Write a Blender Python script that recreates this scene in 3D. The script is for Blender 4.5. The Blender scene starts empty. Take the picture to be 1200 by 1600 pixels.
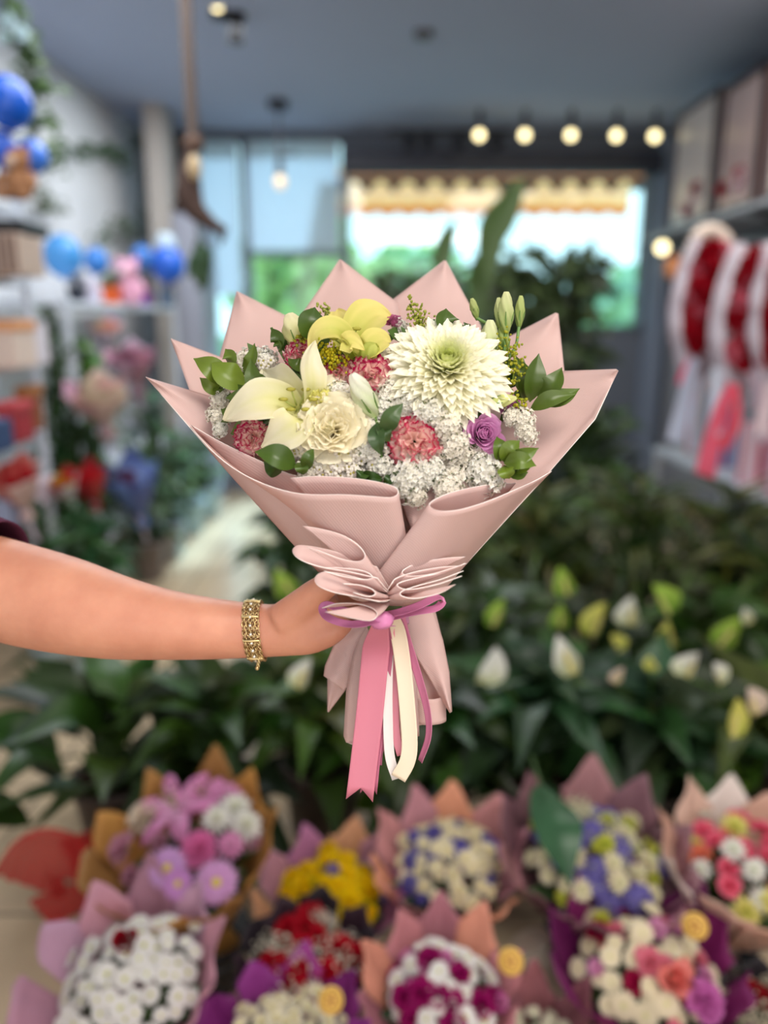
import bpy, math, random
from mathutils import Vector, Matrix, noise
R = random.Random(7)
PI = math.pi
F = 1200.0
CAMZ = 1.6
PITCH = math.radians(14.0)
SA, CA = math.sin(PITCH), math.cos(PITCH)
sc = bpy.context.scene
COL = sc.collection

def srgb(r, g=None, b=None):
    if g is None: r, g, b = r
    return tuple(((c/255)/12.92 if c/255 <= 0.04045 else (((c/255)+0.055)/1.055)**2.4) for c in (r, g, b))

# ------------------------------------------------------------ camera, world, lights, exposure
cam_d = bpy.data.cameras.new('camera'); cam = bpy.data.objects.new('camera', cam_d); COL.objects.link(cam)
cam_d.sensor_fit = 'VERTICAL'; cam_d.sensor_height = 36.0; cam_d.lens = 36.0*F/1600
cam.location = (0, 0, CAMZ); cam.rotation_euler = (PI/2-PITCH, 0, 0)
cam_d.clip_start = 0.05; cam_d.clip_end = 200
cam_d.dof.use_dof = True; cam_d.dof.focus_distance = 0.700; cam_d.dof.aperture_fstop = 1.65
sc.camera = cam
w = bpy.data.worlds.new('world'); sc.world = w; w.use_nodes = True
bg = w.node_tree.nodes['Background']; bg.inputs[0].default_value = (0.60, 0.88, 0.96, 1); bg.inputs[1].default_value = 2.5

def area(name, loc, rot, sx, sy, power, color):
    l = bpy.data.lights.new(name, 'AREA'); l.shape = 'RECTANGLE'; l.size = sx; l.size_y = sy; l.energy = power; l.color = color
    o = bpy.data.objects.new(name, l); COL.objects.link(o); o.location = loc; o.rotation_euler = rot; return o
area('front_fill_light', (0.3, -2.3, 1.75), (math.radians(90), 0, 0), 4.4, 2.4, 56, (1.0, 0.97, 0.96))  # added fill from behind the camera; the wall there has no opening
area('overhead_key_light', (0.9, -0.5, 3.12), (math.radians(14), 0, 0), 2.0, 0.8, 72, (1.0, 0.93, 0.84))  # added overhead key for the bouquet, no lamp modelled
sun_d = bpy.data.lights.new('sun', 'SUN'); sun_d.energy = 10.0; sun_d.angle = math.radians(4); sun_d.color = (0.60, 0.82, 1.0)
sun = bpy.data.objects.new('sun', sun_d); COL.objects.link(sun); sun.location = (3, 12, 9)
sun.rotation_mode = 'QUATERNION'; sun.rotation_quaternion = Vector((0, 0, -1)).rotation_difference(Vector((-.35, -1.8, -1.55)).normalized())
area('left_fill_light', (-0.9, 4.3, 3.14), (0, 0, 0), 1.2, 3.6, 84, (0.92, 0.96, 1.0))  # added fill to brighten the left wall and background, no fixture
area('right_fill_light', (1.4, 3.4, 3.14), (0, 0, 0), 1.0, 2.0, 26, (1.0, 0.96, 0.9))  # added fill over the right side, no fixture
sc.view_settings.view_transform = 'Standard'; sc.view_settings.look = 'None'
sc.view_settings.exposure = 0.0; sc.view_settings.gamma = 1.0; sc.view_settings.use_curve_mapping = False
sc.cycles.use_denoising = True
sc.cycles.max_bounces = 8; sc.cycles.transparent_max_bounces = 12
sc.cycles.sample_clamp_indirect = 4.0

# ------------------------------------------------------------ helpers
def P(px, py, d):
    x = (px-600)/F*d; u = (800-py)/F*d
    return Vector((x, d*CA+u*SA, CAMZ-d*SA+u*CA))
def onY(px, py, Y):
    k = CA+(800-py)/F*SA
    return P(px, py, Y/k)
def onX(px, py, X): return P(px, py, X*F/(px-600))
def onZ(px, py, Z):
    k = -SA+(800-py)/F*CA
    return P(px, py, (Z-CAMZ)/k)
HD = 0.75
def H(px, py, z=0.0): return P(px, py, HD-z)

def mat(name, col=None, rough=0.6, trans=0.0, metal=0.0, spec=0.5, bump=0.0, bscale=50, var=0.0, vscale=8, emit=None, estr=1.0, alpha=1.0, extra=None, sheen=0.0, tcol=None):
    m = bpy.data.materials.new(name); m.use_nodes = True
    nt = m.node_tree; N = nt.nodes; L = nt.links
    b = N['Principled BSDF']; out = N['Material Output']
    b.inputs['Roughness'].default_value = rough; b.inputs['Metallic'].default_value = metal
    b.inputs['Specular IOR Level'].default_value = spec
    if sheen: b.inputs['Sheen Weight'].default_value = sheen
    if col is None:
        a = N.new('ShaderNodeAttribute'); a.attribute_name = 'Col'; src = a.outputs['Color']
    else:
        a = N.new('ShaderNodeRGB'); a.outputs[0].default_value = (*srgb(col), 1); src = a.outputs[0]
    tc = N.new('ShaderNodeTexCoord')
    if var:
        nz = N.new('ShaderNodeTexNoise'); nz.inputs['Scale'].default_value = vscale; nz.inputs['Detail'].default_value = 4
        L.new(tc.outputs['Object'], nz.inputs['Vector'])
        mr = N.new('ShaderNodeMapRange'); mr.inputs[1].default_value = .3; mr.inputs[2].default_value = .7
        mr.inputs[3].default_value = 1-var; mr.inputs[4].default_value = 1+var*.6
        L.new(nz.outputs['Fac'], mr.inputs[0])
        mx = N.new('ShaderNodeVectorMath'); mx.operation = 'SCALE'
        L.new(src, mx.inputs[0]); L.new(mr.outputs[0], mx.inputs['Scale']); src = mx.outputs[0]
    L.new(src, b.inputs['Base Color'])
    nrm = None
    if bump:
        nz = N.new('ShaderNodeTexNoise'); nz.inputs['Scale'].default_value = bscale; nz.inputs['Detail'].default_value = 3
        L.new(tc.outputs['Object'], nz.inputs['Vector'])
        bp = N.new('ShaderNodeBump'); bp.inputs['Strength'].default_value = bump; bp.inputs['Distance'].default_value = 0.002
        L.new(nz.outputs['Fac'], bp.inputs['Height']); L.new(bp.outputs[0], b.inputs['Normal']); nrm = bp.outputs[0]
    if emit:
        b.inputs['Emission Color'].default_value = (*srgb(emit), 1); b.inputs['Emission Strength'].default_value = estr
    sh = b.outputs[0]
    if trans:
        t = N.new('ShaderNodeBsdfTranslucent')
        if tcol: t.inputs[0].default_value = (*srgb(tcol), 1)
        else: L.new(src, t.inputs[0])
        mx = N.new('ShaderNodeMixShader'); mx.inputs[0].default_value = trans
        L.new(b.outputs[0], mx.inputs[1]); L.new(t.outputs[0], mx.inputs[2]); sh = mx.outputs[0]
    if alpha < 1:
        t = N.new('ShaderNodeBsdfTransparent'); mx = N.new('ShaderNodeMixShader'); mx.inputs[0].default_value = alpha
        L.new(t.outputs[0], mx.inputs[1]); L.new(sh, mx.inputs[2]); sh = mx.outputs[0]
    L.new(sh, out.inputs[0])
    return m

def weave(m, scale=1700, strength=.35):
    nt = m.node_tree; N = nt.nodes; L = nt.links
    tc = N.new('ShaderNodeTexCoord'); wv = N.new('ShaderNodeTexWave'); wv.inputs['Scale'].default_value = scale/6.28; wv.bands_direction = 'DIAGONAL'
    L.new(tc.outputs['Object'], wv.inputs['Vector'])
    bp = N.new('ShaderNodeBump'); bp.inputs['Strength'].default_value = strength; bp.inputs['Distance'].default_value = 0.0003
    L.new(wv.outputs['Fac'], bp.inputs['Height']); L.new(bp.outputs[0], N['Principled BSDF'].inputs['Normal'])
    return m

M = {}
M['petal'] = mat('petal', rough=.55, trans=.42, spec=.2, bump=.12, bscale=160)
M['leaf'] = mat('leaf', rough=.38, trans=.12, spec=.5, var=.18, vscale=25)
M['glossleaf'] = mat('gloss_leaf', rough=.34, trans=.1, spec=.32, var=.3, vscale=14)
M['fuzz'] = mat('fuzz', rough=.9, spec=.1, bump=.6, bscale=140)
M['paint'] = mat('paint', rough=.5, spec=.4)
M['gloss'] = mat('gloss', rough=.2, spec=.5)
M['heropaper'] = weave(mat('blush_paper', (219, 193, 188), rough=.62, trans=.28, spec=.3, tcol=(250, 184, 156)))
M['edge'] = mat('paper_edge', (255, 244, 238), rough=.6)
M['paper'] = mat('coloured_paper', rough=.55, trans=.22, spec=.35, var=.06, vscale=12)
M['satin'] = mat('satin_ribbon', rough=.32, trans=.16, spec=.5)
M['gold'] = mat('gold', (214, 190, 138), rough=.28, metal=1.0)
M['silverstone'] = mat('pale_stone', (235, 230, 215), rough=.15, metal=.8)
M['metal'] = mat('dark_metal', (40, 42, 48), rough=.4, metal=.3)

class MB:
    def __init__(s): s.v = []; s.f = []; s.c = []
    def grid(s, pts, col, close=False):
        """pts: rows x cols of Vectors; col: colour or function(i,j)->colour (linear)."""
        n = len(pts); m = len(pts[0]); b = len(s.v)
        for i in range(n):
            for j in range(m):
                s.v.append(pts[i][j]); s.c.append(col(i/(max(1, n-1)), j/(max(1, m-1))) if callable(col) else col)
        for i in range(n-1):
            for j in range(m-1 if not close else m):
                k = (j+1) % m
                s.f.append((b+i*m+j, b+i*m+k, b+(i+1)*m+k, b+(i+1)*m+j))
    def fan(s, ring, c, col):
        b = len(s.v); s.v.extend(ring); s.v.append(c); s.c.extend([col]*(len(ring)+1)); n = len(ring)
        for i in range(n): s.f.append((b+i, b+(i+1) % n, b+n))
    def box(s, a, b, col=(1, 1, 1), T=None):
        x0, y0, z0 = a; x1, y1, z1 = b; k = len(s.v)
        vs = [Vector(q) for q in ((x0,y0,z0),(x1,y0,z0),(x1,y1,z0),(x0,y1,z0),(x0,y0,z1),(x1,y0,z1),(x1,y1,z1),(x0,y1,z1))]
        if T: vs = [T @ q for q in vs]
        s.v += vs; s.c += [col]*8
        for f in ((0,3,2,1),(4,5,6,7),(0,1,5,4),(1,2,6,5),(2,3,7,6),(3,0,4,7)): s.f.append(tuple(k+i for i in f))
    def tube(s, path, radii, col=(1, 1, 1), n=8, caps=True, flat=1.0, ref=None):
        if not hasattr(radii, '__len__'): radii = [radii]*len(path)
        rows = []
        for i, p in enumerate(path):
            t = (path[min(i+1, len(path)-1)]-path[max(i-1, 0)]).normalized()
            rf = ref or (Vector((0, 0, 1)) if abs(t.z) < .9 else Vector((1, 0, 0)))
            a = t.cross(rf).normalized(); b = t.cross(a).normalized()
            rows.append([p+(a*math.cos(2*PI*k/n)*flat+b*math.sin(2*PI*k/n))*radii[i] for k in range(n)])
        s.grid(rows, col, close=True)
        if caps:
            c = col(0, 0) if callable(col) else col
            s.fan(rows[0][::-1], path[0], c); s.fan(rows[-1], path[-1], col(1, 0) if callable(col) else col)
    def ball(s, c, r, col=(1, 1, 1), n=12, m=8, sq=(1, 1, 1), bump=0):
        rows = []
        for i in range(m+1):
            th = PI*i/m*.998+.001
            row = []
            for j in range(n):
                ph = 2*PI*j/n
                d = Vector((math.sin(th)*math.cos(ph), math.sin(th)*math.sin(ph), -math.cos(th)))
                k = 1+(bump*noise.noise(d*2.5+c*9) if bump else 0)
                row.append(c+Vector((d.x*sq[0], d.y*sq[1], d.z*sq[2]))*r*k)
            rows.append(row)
        s.grid(rows, col, close=True)
    def lathe(s, prof, c, col=(1, 1, 1), n=20, T=None):
        rows = []
        for r, z in prof:
            row = [Vector((r*math.cos(2*PI*k/n), r*math.sin(2*PI*k/n), z)) for k in range(n)]
            rows.append([(T @ q if T else q)+c for q in row])
        s.grid(rows, col, close=True)
    def mesh(s, name, org=Vector((0, 0, 0)), smooth=True):
        me = bpy.data.meshes.new(name); me.from_pydata([tuple(v-org) for v in s.v], [], s.f)
        ca = me.color_attributes.new('Col', 'FLOAT_COLOR', 'POINT')
        flat = []
        for c in s.c: flat += [c[0], c[1], c[2], 1.0]
        ca.data.foreach_set('color', flat)
        if smooth: me.polygons.foreach_set('use_smooth', [True]*len(me.polygons))
        me.update(); return me
    def build(s, name, m, parent=None, smooth=True, auto=False):
        org = ORG.get(parent.name, Vector((0, 0, 0))) if parent else Vector((0, 0, 0))
        me = s.mesh(name, org, smooth and not auto); me.materials.append(M[m] if isinstance(m, str) else m)
        o = bpy.data.objects.new(name, me); COL.objects.link(o)
        if parent: o.parent = parent; ORG[o.name] = org
        return o
ORG = {}

def tag(o, label=None, cat=None, group=None, kind=None):
    for k, v in (('label', label), ('category', cat), ('group', group), ('kind', kind)):
        if v: o[k] = v
    return o
def empty(name, loc, label, cat, group=None, rot=None):
    o = bpy.data.objects.new(name, None); COL.objects.link(o); o.location = loc; o.empty_display_size = .05
    ORG[o.name] = Vector(loc) if rot is None else Vector((0, 0, 0))
    if rot is not None: o.rotation_mode = 'QUATERNION'; o.rotation_quaternion = rot
    return tag(o, label, cat, group)
def solid(o, t, rim=None, off=0):
    md = o.modifiers.new('s', 'SOLIDIFY'); md.thickness = t; md.offset = off
    if rim: o.data.materials.append(M[rim]); md.material_offset_rim = 1
    return o
def bevel(o, wd=.004, seg=2):
    md = o.modifiers.new('b', 'BEVEL'); md.width = wd; md.segments = seg; md.limit_method = 'ANGLE'; return o
def single(mb, name, m, label, cat, group=None, kind=None, **k):
    """a thing of one mesh, origin at its base"""
    base = Vector((sum(v.x for v in mb.v)/len(mb.v), sum(v.y for v in mb.v)/len(mb.v), min(v.z for v in mb.v)))
    me = mb.mesh(name, base, k.get('smooth', True)); me.materials.append(M[m] if isinstance(m, str) else m)
    o = bpy.data.objects.new(name, me); COL.objects.link(o); o.location = base
    return tag(o, label, cat, group, kind)

def crom(pts, n):
    out = []; m = len(pts)
    for i in range(n):
        t = i/(n-1)*(m-1); k = min(int(t), m-2); u = t-k
        p1, p2 = pts[k], pts[k+1]; p0 = pts[k-1] if k else p1*2-p2; p3 = pts[k+2] if k+2 < m else p2*2-p1
        out.append(.5*((2*p1)+(p2-p0)*u+(2*p0-5*p1+4*p2-p3)*u*u+(3*p1-p0-3*p2+p3)*u**3))
    return out
def lerp(a, b, t): return tuple(a[i]*(1-t)+b[i]*t for i in range(3))
def interp(tab, x):
    if x <= tab[0][0]: return tab[0][1]
    for (a, va), (b, vb) in zip(tab, tab[1:]):
        if x <= b: return va+(vb-va)*(x-a)/(b-a)
    return tab[-1][1]

def blade(mb, path, wid, face, col, n=12, m=4, cup=0.0, prof=None, ruf=0.0, rk=5, crease=0.0, twist=0.0):
    """a petal/leaf/ribbon along path, width wid, broad side facing `face`."""
    pts = crom(path, n); rows = []
    prof = prof or (lambda t: math.sin(PI*min(1, t*.93+.05))**.75)
    ph = R.random()*6
    for i, p in enumerate(pts):
        t = i/(n-1)
        tg = (pts[min(i+1, n-1)]-pts[max(i-1, 0)]).normalized()
        side = tg.cross(face)
        if side.length < 1e-4: side = tg.orthogonal()
        side.normalize(); nr = side.cross(tg).normalized()
        if twist:
            q = Matrix.Rotation(twist*t, 3, tg); side = q @ side; nr = q @ nr
        hw = wid/2*prof(t); row = []
        for j in range(2*m+1):
            s = j/m-1
            z = -cup*wid*s*s*prof(t)*-1 + (ruf*wid*math.sin(rk*s*2+t*9+ph)*abs(s)*t if ruf else 0) + crease*wid*abs(s)*prof(t)
            row.append(p+side*hw*s+nr*z)
        rows.append(row)
    mb.grid(rows, col)
LEAFP = lambda t: max(0.02, math.sin(PI*(t**.82))**1.12)

# ------------------------------------------------------------ bloom prototypes (unit radius, facing +Z)
def rpetal(mb, az, r0, z0, e0, e1, L, W, col, n=6, m=2, cup=.15, ruf=0, jag=0, prof=None, rk=6, ph=None, side=0, ext=.16):
    prof = prof or (lambda t: math.sin(PI*min(.97, .12+t*.8))**.7)
    ca, sa = math.cos(az), math.sin(az); r, z = r0, z0; rows = []
    ph = R.random()*6 if ph is None else ph
    for i in range(n+1):
        t = i/n; e = e0+(e1-e0)*t
        if i: r += L/n*math.cos(e); z += L/n*math.sin(e)
        hw = W/2*prof(t); row = []
        nr, nz = -math.sin(e), math.cos(e)
        for j in range(2*m+1):
            s = j/m-1
            off = cup*W*s*s*prof(t)+(ruf*math.sin(rk*s+ph)*t*t if ruf else 0)
            ex = (jag*(math.sin(s*17+ph)+.6*math.sin(s*31+ph*2)) if jag and i == n else 0) - (ext*L*s*s if i == n else 0)
            rr = r+nr*off+ex*math.cos(e); zz = z+nz*off+ex*math.sin(e); tt = s*hw+side*t*t
            row.append(Vector((rr*ca-tt*sa, rr*sa+tt*ca, zz)))
        rows.append(row)
    mb.grid(rows, col)
PROTO = {}
def proto(kind, cols, hi=False):
    key = (kind, tuple(cols), hi)
    if key in PROTO: return PROTO[key]
    c = [srgb(x) for x in cols]; parts = []; g = MB()
    Rr = random.Random(hash(kind) % 1000 if False else len(kind)*7+len(PROTO))
    if kind == 'mum':       # big chrysanthemum
        rings = 17
        for k in range(rings):
            u = k/(rings-1)
            n = int(9+u*32); L = .13+.80*u**.9; e0 = math.radians(84-70*u); e1 = e0+math.radians(34-50*min(1, u*1.6))
            for i in range(n):
                az = 2*PI*(i+.5*(k % 2))/n+Rr.uniform(-.07, .07); tint = Rr.uniform(0, .3)
                inner = lerp(c[1], c[2], min(1, u*1.5)); tip = lerp(c[1], c[0], min(1, (u*2.1)**1.5)); tip = lerp(tip, c[2], tint)
                rpetal(g, az, .02+.12*u, .16-.30*u+Rr.uniform(-.015, .015), e0+Rr.uniform(-.07, .07), e1+Rr.uniform(-.12, .16), L*Rr.uniform(.93, 1.05), (.10+.06*u),
                       (lambda a, b: (lambda t, s: lerp(a, b, min(1, t*1.15))))(inner, tip), n=8, m=2, cup=.25, ext=.04,
                       prof=lambda t: min(1, .5+.7*t)*(1 if t < .75 else max(.2, math.sqrt(max(0, 1-((t-.75)/.26)**2)))))
        g.ball(Vector((0, 0, -.02)), .2, c[1], n=12, m=8)
        parts.append(('chrysanthemum', g, 'petal'))
        d = MB()
        for i in range(60):
            rr = .13*math.sqrt(i/60); a = i*2.4
            d.tube([Vector((rr*math.cos(a), rr*math.sin(a), .1)), Vector((rr*1.15*math.cos(a), rr*1.15*math.sin(a), .32-rr*.5))], [.014, .009], c[3], n=5)
        parts.append(('disc_florets', d, 'petal'))
    elif kind == 'carnation':
        N_ = 30 if hi else 20
        for i in range(N_):
            u = ((i+.5)/N_)**.7; az = i*2.39996+Rr.uniform(-.3, .3)
            e0 = math.radians(88-66*u); e1 = math.radians(80-92*u)+Rr.uniform(-.3, .3)
            edge = .80+Rr.uniform(-.08, .06)
            rpetal(g, az, .02+.14*u, -.05-.22*u, e0, e1, .62+.34*u, .78+.25*Rr.random(),
                   (lambda ed, q: (lambda t, s: lerp(c[0], c[1], max(0, min(1, (t-ed)/.14)) if t < .999 else 1)))(edge, 0) if len(c) > 1 else (lambda k: (lambda t, s: tuple(x*k for x in c[0])))(Rr.uniform(.92, 1.0)),
                   n=9 if hi else 5, m=7 if hi else 3, cup=.1, ruf=.15, rk=Rr.uniform(5, 8), jag=.04,
                   prof=lambda t: .25+.75*t**.6)
        parts.append(('carnation', g, 'petal'))
        d = MB(); d.lathe([(.02, -.75), (.14, -.72), (.2, -.5), (.22, -.2), (.1, -.1)], Vector((0, 0, 0)), srgb(96, 128, 62), n=10)
        parts.append(('calyx', d, 'leaf'))
    elif kind == 'ruffled':
        for i in range(40):
            u = ((i+.5)/40)**.75; az = i*2.39996+Rr.uniform(-.3, .3); k = Rr.uniform(.94, 1.0)
            rpetal(g, az, .02+.16*u, -.05-.2*u, math.radians(86-60*u), math.radians(88-84*u)+Rr.uniform(-.25, .25), .6+.42*u, .7+.35*u, (lambda k: (lambda t, s: tuple(x*k for x in lerp(c[1], c[0], min(1, t*1.6)))))(k),
                   n=9, m=6, cup=.16, ruf=.09, rk=Rr.uniform(2.5, 5), jag=.02, prof=lambda t: .3+.7*t**.5)
        parts.append(('ruffled_flower', g, 'petal'))
    elif kind == 'rose':
        N_ = 26 if hi else 14
        for i in range(N_):
            u = (i+.3)/N_; az = i*2.2+Rr.uniform(-.2, .2)
            e0 = math.radians(84-30*u*u); e1 = math.radians(112-105*u**1.6)
            k = Rr.uniform(.9, 1.06)
            rpetal(g, az, .05+.36*u, -.42+.02*u, e0, e1, .78-.1*u, .34+.75*u, (lambda k: (lambda t, s: tuple(min(1, x*k) for x in lerp(c[-1], c[0], t**.7))))(k), n=8 if hi else 5, m=5 if hi else 3,
                   cup=.34 if u < .7 else .24, prof=lambda t: .55+.45*math.sin(PI*min(.9, t*.75+.1)))
        parts.append(('rose', g, 'petal'))
        d = MB(); d.lathe([(.02, -.8), (.12, -.75), (.2, -.55), (.3, -.38), (.1, -.3)], Vector((0, 0, 0)), srgb(80, 112, 52), n=10)
        parts.append(('calyx', d, 'leaf'))
    elif kind == 'daisy':
        for k in range(2):
            for i in range(15):
                az = 2*PI*(i+.5*k)/15+Rr.uniform(-.06, .06)
                rpetal(g, az, .12, -.02+.05*k, .25+.2*k, -.15, .84-.1*k, .24, c[0], n=5, m=1, cup=.2)
        parts.append(('daisy', g, 'petal'))
        d = MB(); d.ball(Vector((0, 0, .05)), .2, c[1], n=10, m=6, sq=(1, 1, .5)); parts.append(('flower_center', d, 'fuzz'))
    elif kind == 'pompon':   # double spray chrysanthemum
        for k in range(4):
            for i in range(12):
                az = 2*PI*(i+.5*k)/12+Rr.uniform(-.1, .1)
                rpetal(g, az, .05, -.1+.07*k, .2+.28*k, .1+.35*k, .95-.18*k, .3, lerp(c[0], c[1], k/4), n=4, m=1, cup=.25)
        g.ball(Vector((0, 0, .08)), .2, c[1], n=8, m=6); parts.append(('spray_chrysanthemum', g, 'petal'))
    elif kind == 'statice':   # dome of tiny crumpled florets
        N_ = 120 if hi else 30
        for i in range(N_):
            th = math.acos(1-.95*(i+.5)/N_); az = i*2.39996
            nrm = Vector((math.sin(th)*math.cos(az), math.sin(th)*math.sin(az), math.cos(th)))
            ctr = Vector((nrm.x, nrm.y, nrm.z*.7-.1))*(Rr.uniform(.68, 1.2) if hi else .82+Rr.uniform(-.08, .08)); fr = .21 if hi else .28
            fr *= Rr.uniform(.8, 1.2)
            q = Vector((0, 0, 1)).rotation_difference((nrm+Vector((Rr.uniform(-.4, .4), Rr.uniform(-.4, .4), Rr.uniform(-.3, .4)))).normalized()).to_matrix()
            k5 = 5; b = len(g.v); ph = Rr.random()*6
            sh = Rr.uniform(.93, 1.0); cc = tuple(x*sh for x in c[0])
            g.v.append(ctr-q @ Vector((0, 0, .08))); g.c.append(c[1])
            for j in range(2*k5):
                rr = fr*(1 if j % 2 == 0 else .62); a = PI*j/k5+ph
                g.v.append(ctr+q @ Vector((rr*math.cos(a), rr*math.sin(a), fr*Rr.uniform(-.05, .3)))); g.c.append(cc)
            for j in range(2*k5): g.f.append((b, b+1+j, b+1+(j+1) % (2*k5)))
            g.tube([ctr-q @ Vector((0, 0, .3)), ctr-q @ Vector((0, 0, .06))], [.02, .035], srgb(126, 148, 96), n=4, caps=False)
        g.ball(Vector((0, 0, -.15)), .5, srgb(206, 210, 170), n=10, m=6, sq=(1, 1, .7), bump=.4)
        parts.append(('statice', g, 'petal'))
    elif kind == 'gyp':      # baby's breath
        for i in range(46):
            d_ = Vector((Rr.gauss(0, .5), Rr.gauss(0, .5), abs(Rr.gauss(.1, .35))))
            if d_.length > 1.05: d_ = d_/d_.length
            g.ball(d_, .085, c[0], n=6, m=4, bump=.3); g.tube([Vector((0, 0, -.6)), d_], [.012, .008], c[1], n=3, caps=False)
        parts.append(('gypsophila', g, 'petal'))
    elif kind == 'lily':
        for i in range(6):
            az = PI/3*i; w_ = .5 if i % 2 else .38
            rpetal(g, az, .05, -.25, .95, -.55+Rr.uniform(-.2, .2), 1.25, w_, (lambda t, s: lerp(c[1], c[0], min(1, t*1.4+abs(s-.5)))), n=9, m=2, cup=-.2, ruf=.02,
                   prof=lambda t: max(.04, math.sin(PI*min(1, t*.92+.08))**.8))
        parts.append(('lily', g, 'petal'))
        d = MB()
        for i in range(6):
            a = PI/3*i+.3; tip = Vector((.25*math.cos(a), .25*math.sin(a), .55))
            d.tube([Vector((0, 0, -.1)), tip*.6+Vector((0, 0, .05)), tip], [.015, .012, .01], srgb(190, 200, 120), n=5); d.ball(tip, .06, c[2], n=6, m=4, sq=(1.4, .5, .5))
        parts.append(('stamens', d, 'petal'))
    elif kind == 'foliage':
        for i in range(9):
            a = i*2.4; t = .25+.75*((i+.5)/9)
            d_ = Vector((math.cos(a)*t, math.sin(a)*t, .55-.3*t)); blade(g, [Vector((0, 0, -.5)), d_*.55, d_*1.1], .38, Vector((0, 0, 1))+d_*.3, lerp(c[0], c[1], Rr.random()), n=7, m=1, crease=.12, prof=LEAFP)
        parts.append(('leaf_sprig', g, 'leaf'))
    res = []
    for nm, gb, mt in parts:
        me = gb.mesh(nm); me.materials.append(M[mt]); res.append((nm, me))
    PROTO[key] = res; return res
def place(kind, cols, parent, loc, nrm, rad, hi=False, spin=None, sq=1.0, label=None):
    """an instance of a bloom as a part (with sub-parts) of `parent`; loc in the parent's local frame."""
    pr = proto(kind, cols, hi); q = Vector((0, 0, 1)).rotation_difference(nrm.normalized())
    q = q @ Matrix.Rotation(R.random()*6.28 if spin is None else spin, 3, 'Z').to_quaternion()
    o = bpy.data.objects.new(pr[0][0], pr[0][1]); COL.objects.link(o); o.parent = parent
    o.rotation_mode = 'QUATERNION'; o.rotation_quaternion = q; o.location = loc; o.scale = (rad*R.uniform(.85, 1.2), rad*R.uniform(.8, 1.1), rad*R.uniform(.85, 1.1)) if kind == 'statice' else (rad, rad, rad*sq)
    for nm, me in pr[1:]:
        s = bpy.data.objects.new(nm, me); COL.objects.link(s); s.parent = o
    if label: o['label'] = label
    return o

# ============================================================ THE ROOM
XL, XR, YF, YB, ZC = -2.12, 2.6, 7.3, -2.4, 3.2
m_ceiling = mat('ceiling_paint', (168, 178, 200), rough=.85, var=.03, vscale=.8)
m_wall = mat('wall_plaster', (216, 217, 218), rough=.85, var=.04, vscale=2)
m_grey = mat('grey_frame', (104, 112, 124), rough=.5)
# tiled floor
m_floor = mat('floor_tiles', (208, 184, 152), rough=.22, spec=.6, var=.1, vscale=3)
nt = m_floor.node_tree; N = nt.nodes; L = nt.links; b = N['Principled BSDF']
src = b.inputs['Base Color'].links[0].from_socket
br = N.new('ShaderNodeTexBrick'); br.offset = 0; br.inputs['Scale'].default_value = 1.0
br.inputs['Brick Width'].default_value = .6; br.inputs['Row Height'].default_value = .6; br.inputs['Mortar Size'].default_value = .006
tcn = N.new('ShaderNodeTexCoord'); L.new(tcn.outputs['Object'], br.inputs['Vector'])
mx = N.new('ShaderNodeMixRGB'); L.new(br.outputs['Fac'], mx.inputs[0]); L.new(src, mx.inputs[1]); mx.inputs[2].default_value = (*srgb(128, 116, 100), 1)
L.new(mx.outputs[0], b.inputs['Base Color'])

def struct(name, mb, m, smooth=False, parent=None):
    o = mb.build(name, m, parent, smooth=smooth)
    if not parent: o['kind'] = 'structure'
    return o
g = MB(); g.box((XL-.2, YB, -.1), (XR+.2, YF+.2, 0)); struct('floor', g, m_floor)
g = MB(); g.box((XL-.2, YB, ZC), (XR+.2, YF+.2, ZC+.1)); struct('ceiling', g, m_ceiling)
g = MB(); g.box((XL-.15, YB, 0), (XL, YF, ZC)); struct('wall_left', g, m_wall)
g = MB(); g.box((XL-.15, YB-.15, 0), (XR+.15, YB, ZC)); struct('wall_front', g, m_wall)  # unseen wall behind the camera, added to keep sky light out
g = MB(); g.box((XR, YB, 0), (XR+.15, YF, ZC)); struct('wall_right', g, mat('wall_grey', (150, 152, 160), rough=.8))
def yx(px, py=300): return onY(px, py, YF).x
def yz(py, px=600): return onY(px, py, YF).z
W1 = (yx(312), yx(378)); W2 = (yx(392), yx(534)); W3 = (yx(546), yx(1012))
zt = yz(216); zb = .35; z3b = yz(516); z3t = yz(236)
g = MB()
g.box((XL, YF, 0), (W1[0], YF+.15, ZC)); g.box((W1[0], YF, zt), (W2[1]+.02, YF+.15, ZC)); g.box((W2[1]+.02, YF, z3t), (W3[1], YF+.15, ZC))
g.box((W3[1], YF, 0), (XR, YF+.15, ZC)); g.box((W2[1]+.02, YF, 0), (W3[1], YF+.15, z3b)); g.box((W1[0], YF, 0), (W2[1]+.02, YF+.15, zb))
struct('wall_back', g, mat('back_wall', (112, 118, 130), rough=.8))
m_glass = bpy.data.materials.new('window_glass'); m_glass.use_nodes = True
nt = m_glass.node_tree; nt.nodes.clear(); o_ = nt.nodes.new('ShaderNodeOutputMaterial'); t_ = nt.nodes.new('ShaderNodeBsdfTransparent'); t_.inputs[0].default_value = (.9, .96, .97, 1)
gl = nt.nodes.new('ShaderNodeBsdfGlossy'); gl.inputs['Roughness'].default_value = .02; ms = nt.nodes.new('ShaderNodeMixShader'); ms.inputs[0].default_value = .06
nt.links.new(t_.outputs[0], ms.inputs[1]); nt.links.new(gl.outputs[0], ms.inputs[2]); nt.links.new(ms.outputs[0], o_.inputs[0])
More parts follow.
